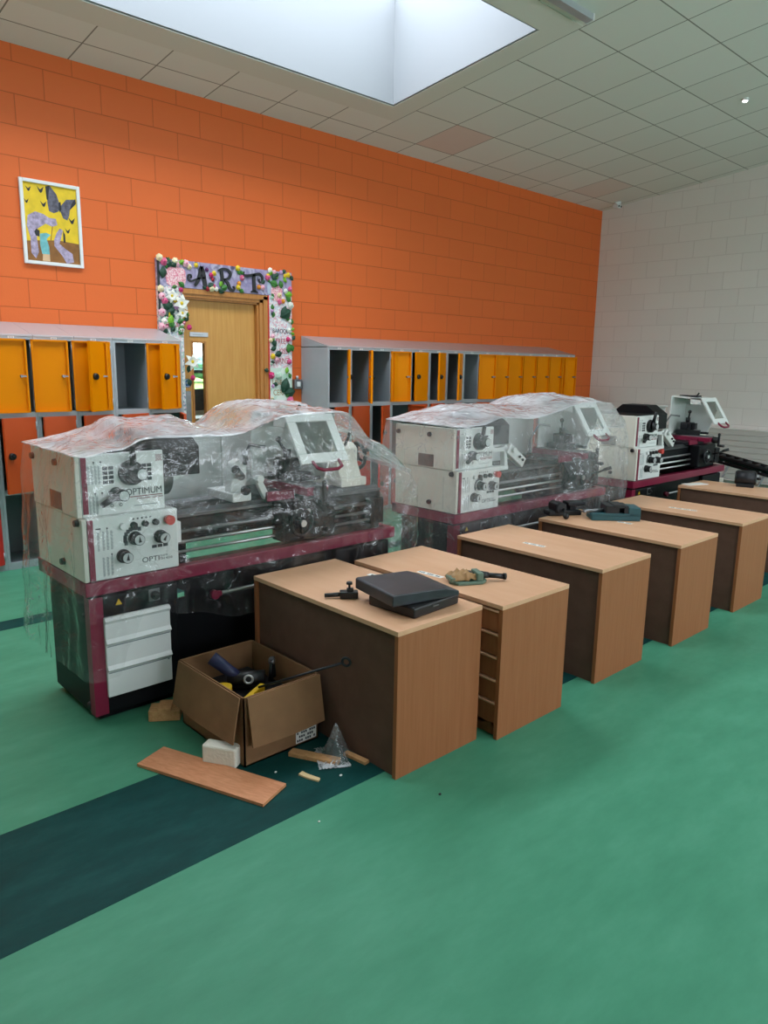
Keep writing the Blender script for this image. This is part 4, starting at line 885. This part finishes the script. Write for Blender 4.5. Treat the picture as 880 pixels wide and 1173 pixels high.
# ------------------------------------------------------------------ plastic films draped over two lathes
def interp(tab):
    def f(x):
        if x <= tab[0][0]: return tab[0][1]
        for (a, va), (c, vc) in zip(tab, tab[1:]):
            if x <= c:
                u = (x-a)/(c-a); u = u*u*(3-2*u); return va*(1-u)+vc*u
        return tab[-1][1]
    return f
def film(name, label, ox, oy, m, x0, x1, y0, y1, rimF, rimB, ridge, ymid, hemF, hemL, hemR, hemB, flareL, flareR, foldamp, seed, bulge=1.18):
    b = MB()
    r = .05; P_ = []
    def line(ax, ay_, bx, by, n_):
        for i in range(n_): P_.append((ax+(bx-ax)*i/n_, ay_+(by-ay_)*i/n_))
    def arc(cx_, cy_, a0):
        for i in range(6):
            a = a0+PI/2*i/6; P_.append((cx_+math.cos(a)*r, cy_+math.sin(a)*r))
    nF, nS = 170, 56
    line(x0+r, y0, x1-r, y0, nF); arc(x1-r, y0+r, -PI/2); line(x1, y0+r, x1, y1-r, nS); arc(x1-r, y1-r, 0)
    line(x1-r, y1, x0+r, y1, nF); arc(x0+r, y1-r, PI/2); line(x0, y1-r, x0, y0+r, nS); arc(x0+r, y0+r, PI)
    n_ = len(P_); K = 30; J = 14
    xm = (x0+x1)/2; ym = (y0+y1)/2
    rings = []
    info = []
    for i, (x, y) in enumerate(P_):
        v = (y-y0)/(y1-y0); u = (x-x0)/(x1-x0)
        rim = rimF(x)*(1-v)+rimB(x)*v
        wF = max(0, 1-v*5) ; wB = max(0, 1-(1-v)*5); wL = max(0, 1-u*12); wR = max(0, 1-(1-u)*12)
        tot = wF+wB+wL+wR
        hem = (hemF(x)*wF+hemB*wB+hemL*wL+hemR*wR)/tot
        hem += .05*noise.noise(Vector((x*2.5, y*4, seed)))
        dx = -wL/tot+wR/tot; dy = -wF/tot+wB/tot
        l = math.hypot(dx, dy) or 1
        info.append((rim, hem, dx/l, dy/l, wL/tot, wR/tot))
    # skirts
    for k in range(K+1):
        tk = k/K; ring = []
        for i, (x, y) in enumerate(P_):
            rim, hem, dx, dy, fl, fr_ = info[i]
            z = rim+(hem-rim)*tk
            s_ = x*1.0+y*1.3
            fold = foldamp*(tk**.7)*(noise.noise(Vector((s_*5+seed, z*.9, seed*3)))+.6*noise.noise(Vector((s_*11, z*2+seed, 4)))+.35*noise.noise(Vector((s_*26, z*5, seed+9))))
            fold += .010*noise.noise(Vector((s_*3, z*9, seed+2)))*min(1, tk*6)
            # gathered folds fanning down from the hood at the tailstock end
            fan = max(0, min(1, (x-bulge-.12)/.3))*max(0, min(1, tk*4)); fold += fan*.022*(.5-2*abs(noise.noise(Vector(((s_-.35*(1-tk))*9, seed, 2)))))
            push = (.07*max(0, 1-abs((x-bulge)/.42)**3)*min(1, tk*2.2) if dy < -.5 else 0)+fl*flareL*tk+fr_*flareR*math.sin(PI*min(1, tk*.9))
            off = max(-.012, min(.03, fold))+push-(.03*(1-tk)**8)
            v = Vector((x+dx*off, y+dy*off, z+.004*noise.noise(Vector((x*9, y*9, z*9)))))
            ring.append(b.bm.verts.new(v))
        rings.append(ring)
    for k in range(K):
        for i in range(n_):
            f = b.bm.faces.new((rings[k][i], rings[k+1][i], rings[k+1][(i+1) % n_], rings[k][(i+1) % n_])); f.smooth = True
    # top
    prev = rings[0]
    inner = x0+.16, x1-.16
    for j in range(1, J+1):
        tj = j/J; ring = []
        for i, (x, y) in enumerate(P_):
            rx = max(inner[0], min(inner[1], x0+.16+(x-x0)/(x1-x0)*(x1-x0-.32))); ry = ymid
            px_, py_ = x+(rx-x)*tj, y+(ry-y)*tj
            z = info[i][0]+(ridge(px_)-info[i][0])*(tj**.62)
            z += (.016*noise.noise(Vector((px_*5, py_*7, seed)))+.020*(.35-abs(noise.noise(Vector((px_*7+py_*3, py_*9, seed+5)))))+.010*(.3-abs(noise.noise(Vector((px_*19, py_*15-px_*6, seed))))))*min(1, tj*3)
            ring.append(b.bm.verts.new(Vector((px_, py_, z))))
        for i in range(n_):
            f = b.bm.faces.new((prev[i], prev[(i+1) % n_], ring[(i+1) % n_], ring[i])); f.smooth = True
        prev = ring
    bmesh.ops.remove_doubles(b.bm, verts=prev, dist=.004)
    bmesh.ops.recalc_face_normals(b.bm, faces=b.bm.faces[:])
    o = b.build(name, m, None, (ox, oy, 0))
    return o
rid1 = interp([(-.06, 1.235), (.15, 1.26), (.30, 1.335), (.56, 1.335), (.80, 1.265), (1.0, 1.385), (1.10, 1.40), (1.34, 1.385), (1.6, 1.24), (1.9, 1.08)])
rf1 = interp([(-.06, 1.215), (.1, 1.225), (.22, 1.262), (.6, 1.25), (.95, 1.335), (1.36, 1.345), (1.6, 1.16), (1.9, .98)])
f1 = film('film_cover', 'see-through polythene film over the nearest lathe, hem torn short at its white vented panel', LX[0], -3.32, M_film1, -.07, 1.90, -.135, .62, rf1, interp([(-.06, 1.22), (.3, 1.27), (.56, 1.27), (.8, 1.25), (1.05, 1.37), (1.35, 1.37), (1.9, 1.05)]), rid1, .33,
     interp([(-.07, .26), (.06, .26), (.12, .38), (.2, .52), (.40, .47), (.7, .40), (1.1, .30), (1.6, .40), (1.93, .60)]), .31, .55, .34, .05, .0, .035, 3)
tag(f1, 'see-through polythene film over the nearest lathe, hem pulled clear of its white vented panel', 'plastic film', 'polythene covers over lathes')
rid2 = interp([(-.1, 1.25), (.15, 1.30), (.36, 1.345), (.56, 1.345), (.95, 1.32), (1.28, 1.395), (1.52, 1.40), (1.72, 1.30), (1.94, 1.16)])
rf2 = interp([(-.1, 1.225), (.1, 1.225), (.3, 1.262), (.6, 1.24), (1.2, 1.335), (1.63, 1.345), (1.8, 1.24), (1.95, 1.14)])
f2 = film('film_cover', '', LX[1], -3.32, M_film2, -.10, 1.93, -.15, .62, rf2, interp([(-.1, 1.24), (.3, 1.28), (.56, 1.28), (.9, 1.29), (1.3, 1.37), (1.6, 1.37), (1.94, 1.1)]), rid2, .33,
     interp([(-.1, .22), (.4, .30), (1.2, .28), (1.9, .22)]), .10, .25, .15, .06, .0, .03, 8, 1.42)
tag(f2, 'milky polythene film over the middle lathe of the row, hanging almost to the floor', 'plastic film', 'polythene covers over lathes')

# ------------------------------------------------------------------ drawer cabinets
def desk(x0, y0, L, label, flip=False, sticker=None, rz=0):
    W = .497; H = .615
    t = thing('drawer_cabinet', label, 'cabinet', (x0+W/2, y0+L/2, 0), rz+(PI if flip else 0), 'beech drawer cabinets in a row')
    hx, hy = W/2, L/2
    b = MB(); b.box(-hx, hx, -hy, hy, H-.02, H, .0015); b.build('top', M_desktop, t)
    for (a, c) in ((-hy, -hy+.02), (hy-.02, hy)):
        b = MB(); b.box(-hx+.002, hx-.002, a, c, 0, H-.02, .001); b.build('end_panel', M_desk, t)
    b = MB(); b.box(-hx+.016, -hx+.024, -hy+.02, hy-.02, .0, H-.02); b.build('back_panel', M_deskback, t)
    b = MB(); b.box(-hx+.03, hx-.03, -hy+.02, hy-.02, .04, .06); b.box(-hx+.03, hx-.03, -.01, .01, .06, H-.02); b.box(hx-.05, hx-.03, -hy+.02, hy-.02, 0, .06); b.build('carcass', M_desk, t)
    zs = [.065, .17, .275, .38, .485, .59]
    for s_ in (0, 1):
        ya, yb = (-hy+.022, -.012) if s_ == 0 else (.012, hy-.022)
        for i in range(5):
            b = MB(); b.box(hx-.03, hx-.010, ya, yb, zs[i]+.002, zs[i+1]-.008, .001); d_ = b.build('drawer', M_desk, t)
            b = MB(); b.box(hx-.03, hx-.003, ya+.001, yb-.001, zs[i+1]-.014, zs[i+1]-.004, .002); b.build('drawer_pull', M_desktop, d_)
    if sticker:
        (sx, sy, sl, sa) = sticker
        b = MB(); b.T = Matrix.Translation((sx-(x0+W/2) if not flip else -(sx-(x0+W/2)), sy-(y0+L/2) if not flip else -(sy-(y0+L/2)), H)) @ Matrix.Rotation(sa, 4, 'Z')
        b.box(-.016, .016, -sl/2, sl/2, 0, .0008); st_ = b.build('paper_sticker', M_paper, t)
        b = MB(); b.T = Matrix.Translation((sx-(x0+W/2) if not flip else -(sx-(x0+W/2)), sy-(y0+L/2) if not flip else -(sy-(y0+L/2)), H)) @ Matrix.Rotation(sa, 4, 'Z')
        n_ = int(sl/.014)
        for k in range(n_):
            if k % 4 != 3: b.box(-.007, .006, -sl/2+.006+k*.013, -sl/2+.014+k*.013, .0008, .0012)
        b.build('sticker_print', M_printd, st_)
    return t
desk(-.460, -4.535, .985, 'drawer cabinet nearest the cardboard box, with black trays on top', False, (.048-.055, -3.95, .15, R(12)))
desk(.092, -4.60, .96, 'drawer cabinet with a vice in brown paper on top, drawers showing at its left', True, (.205, -4.07, .15, R(4)))
desk(.936, -4.567, .97, 'drawer cabinet with a bare top, third from the cardboard box', False, (1.104, -4.03, .14, R(3)))
desk(1.752, -4.585, .985, 'drawer cabinet with the teal machine vice on top', False, (2.072, -4.05, .10, R(0)))
desk(2.672, -4.565, .99, 'drawer cabinet with a bare top, next to last of the row before the white wall', False, (2.855, -4.07, .20, R(6)))
desk(3.905, -4.52, .99, 'drawer cabinet at the right edge of the photo, last of the row', False)
DH = .6154
# black trays
t = thing('black_tray', 'flat black tray lying under the tilted one on the nearest cabinet', 'tray', (-.178, -4.33, DH), R(4), 'black trays on the nearest cabinet')
b = MB(); b.box(-.145, .145, -.135, .12, 0, .045, .008); b.build('body', M_black, t)
b = MB(); b.box(-.03, .005, -.138, -.134, .026, .030); b.build('clasp', M_dullsteel, t)
t = thing('black_tray', 'upper black tray, turned askew on top of the flat one', 'tray', (-.185, -4.30, DH+.046), R(-11), 'black trays on the nearest cabinet')
M_blacktop = mat('scuffed_black_plastic', '303238', .38, var=.35, vscale=9)
b = MB(); b.prism([(-.165, .001), (.165, .001), (.165, .045), (.155, .05), (-.10, .043), (-.165, .022)], 'x', -.15, .15, .004); o = b.build('body', M_blacktop, t); o.rotation_euler = (0, 0, R(90)); o.location = (0, 0, 0)
# small clamp tool
t = thing('clamp_tool', 'small black clamp with a thumb screw beside the black trays', 'tool', (-.34, -4.09, DH), R(-38))
b = MB(); b.tube([(-.095, 0, .012), (-.02, 0, .016)], [.009, .010], 10); b.build('handle', M_black, t)
b = MB(); b.box(-.03, .05, -.022, .022, 0, .032, .006); b.box(.0, .03, -.012, .012, .03, .045, .004); b.build('body', M_black, t)
b = MB(); b.cyl((.012, 0, .045), (.012, 0, .062), .005, seg=10); b.cyl((.012, 0, .062), (.012, 0, .072), .014, .012, 14); b.build('thumb_screw', M_castd, t)
# vice in brown paper
t = thing('hand_vice', 'grey-green vice wrapped in brown waxed paper with a black handle', 'vice', (.255, -4.27, DH), R(-28)); t.scale = (.8, .8, .8)
b = MB(); b.prism([(-.13, -.02), (-.09, -.075), (.06, -.07), (.10, -.03), (.10, .03), (.06, .065), (-.10, .055)], 'z', 0, .018, .004)
b.box(-.13, -.10, -.05, .04, .015, .04, .005); b.box(.03, .07, -.06, .05, .015, .065, .006); b.build('base', M_greenp, t)
b = MB(); b.cyl((.07, 0, .04), (.12, -.005, .034), .022, .018, 16); b.cyl((.12, -.005, .034), (.21, -.02, .026), .015, .016, 16); b.cyl((.21, -.02, .026), (.225, -.022, .025), .020, seg=16); b.build('handle', M_black, t)
b = MB()
bb = bmesh.new(); bmesh.ops.create_grid(bb, x_segments=22, y_segments=16, size=1)
for v in bb.verts:
    u, q = v.co.x, v.co.y
    fold = abs(noise.noise(Vector((u*2.2, q*2.2, 3))))+.5*abs(noise.noise(Vector((u*6, q*6, 1))))
    v.co = Vector((-.04+u*.085+.01*noise.noise(Vector((q*4, u*3, 7))), .012+q*.062+.01*noise.noise(Vector((u*4, q, 2))), .072-.035*max(abs(u), abs(q))**3+fold*.035-.02))
b.merge(bb, True); o = b.build('wax_paper', M_waxp, t)
sm = o.modifiers.new('thickness', 'SOLIDIFY'); sm.thickness = .001
b = MB(); b.box(-.03, .03, -.01, .055, .02, .055, .008); b.build('jaw', M_black, t)
# teal machine vice with cast parts
t = thing('machine_vice', 'teal machine vice lying on the fourth cabinet', 'vice', (2.13, -3.93, DH), R(-44))
b = MB(); b.box(-.16, .16, -.075, .075, 0, .03, .004); b.box(-.16, .16, -.075, -.045, .03, .05, .003); b.box(-.16, .16, .045, .075, .03, .05, .003); b.box(.08, .16, -.075, .075, .03, .09, .006); b.build('base', M_teal, t)
b = MB(); b.box(.05, .08, -.07, .07, .045, .10, .004); b.box(-.07, .02, -.07, .07, .045, .10, .005); b.box(-.02, .05, -.075, .075, .085, .105, .003); b.build('jaw', M_castd, t)
b = MB(); b.cyl((-.20, 0, .045), (-.07, 0, .06), .012, seg=12); b.tube([(-.20, -.05, .055), (-.20, .05, .035)], .006, 8); b.build('screw', M_dullsteel, t)
t = thing('cast_bracket', 'dark cast iron bracket with a crank handle beside the teal vice', 'tool', (2.0, -3.64, DH), R(-30))
b = MB(); b.box(-.14, .10, -.05, .05, 0, .035, .008); b.box(-.10, -.02, -.06, .06, .02, .085, .010); b.cyl((-.06, -.07, .055), (-.06, .07, .055), .035, seg=18); b.box(.0, .13, -.045, .05, .065, .09, .006); b.box(.02, .06, -.03, .03, .03, .07, .004); b.build('body', M_castd, t)
b = MB(); b.tube([(-.04, -.05, .055), (-.06, -.11, .035), (-.07, -.155, .022)], [.009, .008, .008], 8); b.ball((-.072, -.16, .021), .020); b.build('crank_handle', M_black, t)
# last cabinet: paper and motor
t = tag(MB().box(-.11, .11, -.05, .05, 0, .004, .001).build('paper_sheet', M_paper, None, (4.08, -3.60, DH)), 'white paper lying at the back of the last cabinet', 'paper'); t.rotation_euler = (0, 0, R(-20))
t = thing('electric_motor', 'dark round motor on the last cabinet, at the right edge of the photo', 'motor', (4.325, -3.93, DH), R(-70))
b = MB(); b.cyl((-.07, 0, .075), (.07, 0, .075), .065, seg=28); b.box(-.07, .07, -.06, .06, 0, .03, .004); b.build('body', M_castd, t)
b = MB(); b.cyl((-.085, 0, .075), (-.07, 0, .075), .05, .062, 24); b.build('end_bell', M_black, t)
b = MB(); b.cyl((.07, 0, .075), (.085, 0, .075), .062, .05, 24); b.cyl((.085, 0, .075), (.12, 0, .075), .012, seg=12); b.build('end_bell', M_black, t)

# ------------------------------------------------------------------ cardboard box, its contents and litter on the floor
bx0, bx1, by0, by1, bh = -.852, -.478, -4.068, -3.556, .30
t = thing('cardboard_box', 'open brown cardboard box of tools with its flaps folded down', 'box', (0, 0, 0)); tw = .006
b = MB(); b.box(bx0, bx1, by0, by0+tw, 0, bh); b.box(bx0, bx1, by1-tw, by1, 0, bh); b.box(bx0, bx0+tw, by0, by1, 0, bh); b.box(bx1-tw, bx1, by0, by1, 0, bh); b.box(bx0, bx1, by0, by1, 0, .008); b.build('body', M_card, t)
def flap(p0, p1, dn, out, nm='flap', skew=0):
    p0, p1 = Vector(p0), Vector(p1); o_ = Vector(out)
    b = MB(); n_ = 6
    for s_ in (0, tw):
        pass
    def pt(u, v, th): return p0.lerp(p1, u+skew*v*(u-.5)*2)+Vector((0, 0, -dn*v+.004*math.sin(v*3)))+o_*(.006+.035*v+.012*math.sin(PI*u)*v+th)
    g = [[[b.bm.verts.new(pt(i/n_, j/n_, s_)) for i in range(n_+1)] for j in range(n_+1)] for s_ in (0, tw)]
    for j in range(n_):
        for i in range(n_):
            b.bm.faces.new((g[0][j][i], g[0][j][i+1], g[0][j+1][i+1], g[0][j+1][i])); b.bm.faces.new((g[1][j][i], g[1][j+1][i], g[1][j+1][i+1], g[1][j][i+1]))
    for i in range(n_):
        for (j) in (0, n_):
            b.bm.faces.new((g[0][j][i], g[0][j][i+1], g[1][j][i+1], g[1][j][i])); b.bm.faces.new((g[0][i][j], g[0][i+1][j], g[1][i+1][j], g[1][i][j]))
    bmesh.ops.recalc_face_normals(b.bm, faces=b.bm.faces[:])
    return b.build(nm, M_card, t)
flap((bx0+.012, by0, bh), (bx1, by0, bh), .20, (0, -1, 0)); flap((bx0, by1, bh), (bx0, by0+.012, bh), .19, (-1, 0, 0))
b = MB(); b.box(bx1-.003, bx1+.003, by0, by1, bh-.16, bh); b.box(bx0, bx1, by1, by1+.008, bh-.18, bh); b.build('flap', M_card, t)
b = MB(); b.box(bx1-.12, bx1-.012, by0-.001, by0, .012, .105); lb = b.build('shipping_label', M_paper, t)
b = MB()
for i in range(9):
    for j in range(5):
        if (i*7+j*5) % 4 != 1: b.box(bx1-.115+i*.011, bx1-.107+i*.011, by0-.0015, by0-.001, .018+j*.017, .028+j*.017)
b.build('label_print', M_printd, lb)
def inbox(nm, label, cat, loc, rz, parts):
    t_ = thing(nm, label, cat, loc, rz, None)
    for pn, m_, fn in parts:
        b_ = MB(); fn(b_); b_.build(pn, m_, t_)
inbox('tool_case', 'black tool case filling the bottom of the cardboard box', 'case', (-.665, -3.815, .009), R(3), [('body', M_blackm, lambda q: q.box(-.15, .15, -.20, .22, 0, .185, .008)), ('clasp', M_pkg, lambda q: q.box(.05, .11, -.204, -.198, .12, .16, .003))])
inbox('cordless_drill', 'black power tool with a dark blue grip sticking up in the cardboard box', 'tool', (-.70, -3.76, .195), R(-35), [
    ('grip', mat('dark_blue_rubber', '20264A', .5), lambda q: q.tube([(-.10, .02, .135), (-.02, 0, .075), (.02, 0, .045)], [.030, .026, .024], 14)),
    ('body', M_black, lambda q: (q.cyl((-.03, 0, .035), (.13, -.01, .05), .036, .030, 18), q.box(.0, .07, -.03, .03, .0, .05, .008))),
    ('ring', M_dial, lambda q: q.torus((.06, -.045, .055), .018, .005, 'y'))])
inbox('spirit_level', 'yellow spirit level lying in the cardboard box', 'tool', (-.745, -3.945, .195), R(30), [('body', M_tape, lambda q: q.box(-.09, .12, -.012, .012, 0, .045, .003)), ('end_cap', M_black, lambda q: q.box(-.10, -.085, -.014, .014, -.001, .047, .003))])
inbox('wood_offcut', 'pale wooden offcut beside the yellow level in the cardboard box', 'wood', (-.70, -3.975, .195), R(24), [('block', mat('pale_pine', 'D8BC8C', .7), lambda q: q.box(-.08, .10, -.018, .014, 0, .03, .003))])
inbox('yellow_tape', 'yellow tape roll at the left corner inside the cardboard box', 'tape', (-.785, -3.80, .195), 0, [('roll', M_tape, lambda q: q.cyl((0, 0, 0), (0, 0, .045), .038, seg=24))])
inbox('black_pliers', 'black pliers standing against the far side of the cardboard box', 'tool', (-.54, -3.80, .195), R(40), [('handles', M_black, lambda q: (q.tube([(0, 0, .0), (.02, 0, .07), (.01, 0, .10)], .012, 8), q.tube([(.05, 0, .0), (.03, 0, .07), (.03, 0, .10)], .012, 8))), ('pivot', M_dullsteel, lambda q: q.cyl((.02, -.012, .085), (.02, .012, .085), .014, seg=12))])
inbox('blue_packet', 'small pale blue packet at the front of the cardboard box', 'packet', (-.575, -3.985, .195), R(15), [('body', mat('pale_blue_plastic', '6E8CA8', .4), lambda q: q.box(-.06, .06, -.03, .03, 0, .035, .008))])
t = thing('long_spanner', 'long steel spanner leaning out of the cardboard box against the cabinet', 'spanner')
pa, pb = Vector((-.69, -3.93, .252)), Vector((-.492, -4.245, .408))
b = MB(); b.tube([pa, pb], .005, 10); b.build('shaft', M_castd, t)
dd = (pb-pa).normalized()
b = MB(); b.T = Matrix.Translation(pb+dd*.018) @ dd.to_track_quat('X', 'Z').to_matrix().to_4x4(); b.torus((0, 0, 0), .017, .006, 'y', 22, 8); b.build('ring_head', M_castd, t)
t = thing('plywood_board', 'reddish plywood board lying across the dark floor band', 'board', (-.9885, -4.0315, .0015), math.atan2(-.568+.0, .222))
b = MB(); b.box(-.305, .305, -.077, .077, 0, .004); b.box(-.305, .305, -.077, .077, .008, .012); b.build('board', M_ply, t)
b = MB(); b.box(-.3045, .3045, -.0765, .0765, .004, .008); b.build('core_ply', M_scrap, t)
M_foam = mat('white_foam', 'E2DDD0', .8, bump=.3, bscale=70)
t = tag(MB().box(-.075, .075, -.03, .03, 0, .085, .008).build('foam_block', M_foam, None, (-.902, -3.978, .0015)), 'white foam block at the front corner of the cardboard box', 'block'); t.rotation_euler = (0, 0, R(-58))
t = tag(MB().box(-.07, .07, -.045, .045, 0, .05, .004).box(-.03, .03, -.048, .048, .05, .062, .003).build('wood_block', M_scrap, None, (-.885, -3.455, 0)), 'rough wooden block under the edge of the nearest lathe stand', 'wood'); t.rotation_euler = (0, 0, R(-35))
t = tag(MB().box(-.11, .11, -.022, .022, 0, .018, .002).build('wood_strip', M_scrap, None, (-.60, -4.20, .0015)), 'longer wood strip on the floor in front of the cardboard box', 'wood', 'wood scraps on the floor'); t.rotation_euler = (0, 0, R(-62))
t = tag(MB().box(-.06, .06, -.014, .014, 0, .014, .002).build('wood_strip', M_scrap, None, (-.472, -4.315, .0015)), 'short wood strip against the foot of the nearest cabinet', 'wood', 'wood scraps on the floor'); t.rotation_euler = (0, 0, R(-82))
t = tag(MB().prism([(-.045, -.012), (.0, -.014), (.05, -.006), (.045, .012), (-.02, .010), (-.045, .014)], 'z', 0, .008, .001).build('wood_chip', mat('pale_pine', 'D8BC8C', .7), None, (-.702, -4.298, .0015)), 'small pale wood chip alone on the dark floor band', 'wood', 'wood scraps on the floor'); t.rotation_euler = (0, 0, R(-75))
# clear plastic bag
bb = bmesh.new(); bmesh.ops.create_grid(bb, x_segments=20, y_segments=20, size=1)
for v in bb.verts:
    u, q = v.co.x, v.co.y
    pk = max(0, 1-math.hypot(u-.35, q-.1)*1.15)
    v.co = Vector((u*.065+.02*noise.noise(Vector((q*3, u, 1))), q*.085, .004+.105*pk**.9*1.45+.012*abs(noise.noise(Vector((u*5, q*5, 8))))))
b = MB(); b.merge(bb, True)
t = tag(b.build('plastic_bag', M_film2, None, (-.545, -4.245, .003)), 'crumpled clear plastic bag standing against the nearest cabinet', 'bag')
t.rotation_euler = (0, 0, R(-30))
# small litter
for i, (x, y, r) in enumerate(((-.78, -4.18, .006), (-.60, -4.37, .007), (-.40, -4.72, .007), (-.85, -4.55, .005))):
    b = MB(); b.ball((0, 0, r*.4), r, (1, .7, .5), 8, 6)
    tag(b.build('crumb', M_paper if i != 2 else M_castd, None, (x, y, .0012)), ['white crumb on the dark floor band between board and box', 'white crumb on the dark band edge near the cabinet foot', 'dark crumb on the green floor in front of the nearest cabinet', 'white crumb at the front edge of the dark floor band'][i], 'litter', 'crumbs on the floor')

# ------------------------------------------------------------------ slatted heater and clutter along the white wall
t = thing('wall_heater', 'white slatted heater casing along the foot of the white wall', 'heater', (XR, -2.6, 0))
b = MB()
b.box(-.10, -.014, -2.2, 1.5, .12, .13); b.box(-.105, -.014, -2.2, 1.5, .815, .83, .003); b.box(-.085, -.07, -2.2, 1.5, .13, .815); b.build('casing', M_white, t)
M_slat = mat('off_white_slat', 'C9C7C2', .5)
for i in range(9):
    b = MB(); z = .14+i*.0755; b.box(-.10, -.085, -2.2, 1.5, z, z+.069, .004); b.build('slat', M_slat, t)
t = thing('roller_stand', 'long dark roller stand sloping down on silver legs before the heater', 'stand')
A, Bv = Vector((7.0, -2.45, .585)), Vector((7.0, -3.95, .32))
b = MB(); sd = (Bv-A)
for dx in (-.10, .10):
    b.tube([A+Vector((dx, 0, 0)), Bv+Vector((dx, 0, 0))], .028, 8); b.tube([A+Vector((dx, 0, -.06)), Bv+Vector((dx, 0, -.06))], .02, 8)
b.build('rails', M_blackm, t)
b = MB()
for k in range(14):
    p = A.lerp(Bv, (k+.5)/14); b.cyl(p+Vector((-.09, 0, 0)), p+Vector((.09, 0, 0)), .022, seg=10)
b.build('rollers', M_castd, t)
for u, dy in ((.16, .12), (.45, .10), (.8, .05)):
    for dx in (-.10, .10):
        p = A.lerp(Bv, u)+Vector((dx, 0, -.04)); b = MB(); b.tube([p, Vector((p.x, p.y+dy+.16*p.z, 0.0))], .014, 8); b.build('leg', M_alu, t)
t = thing('wooden_crate', 'small reddish wooden crate on the floor behind the last cabinet', 'crate', (6.2, -3.12, 0), R(10))
b = MB()
for z in (0, .11, .22):
    b.box(-.18, .18, -.15, -.135, z, z+.09); b.box(-.18, .18, .135, .15, z, z+.09); b.box(-.18, -.165, -.135, .135, z, z+.09); b.box(.165, .18, -.135, .135, z, z+.09)
b.box(-.17, .17, -.14, .14, .0, .015); b.build('slats', wood_mat('red_brown_crate_wood', '7A4A2C', '96603C', (1, 5, 5), .7, 5), t)
t = tag(MB().box(-.17, .17, -.14, .14, 0, .36, .01).build('white_carton', mat('off_white_carton', 'CFC9BB', .8), None, (6.35, -2.72, 0)), 'off-white carton on the floor behind the last cabinet', 'carton')
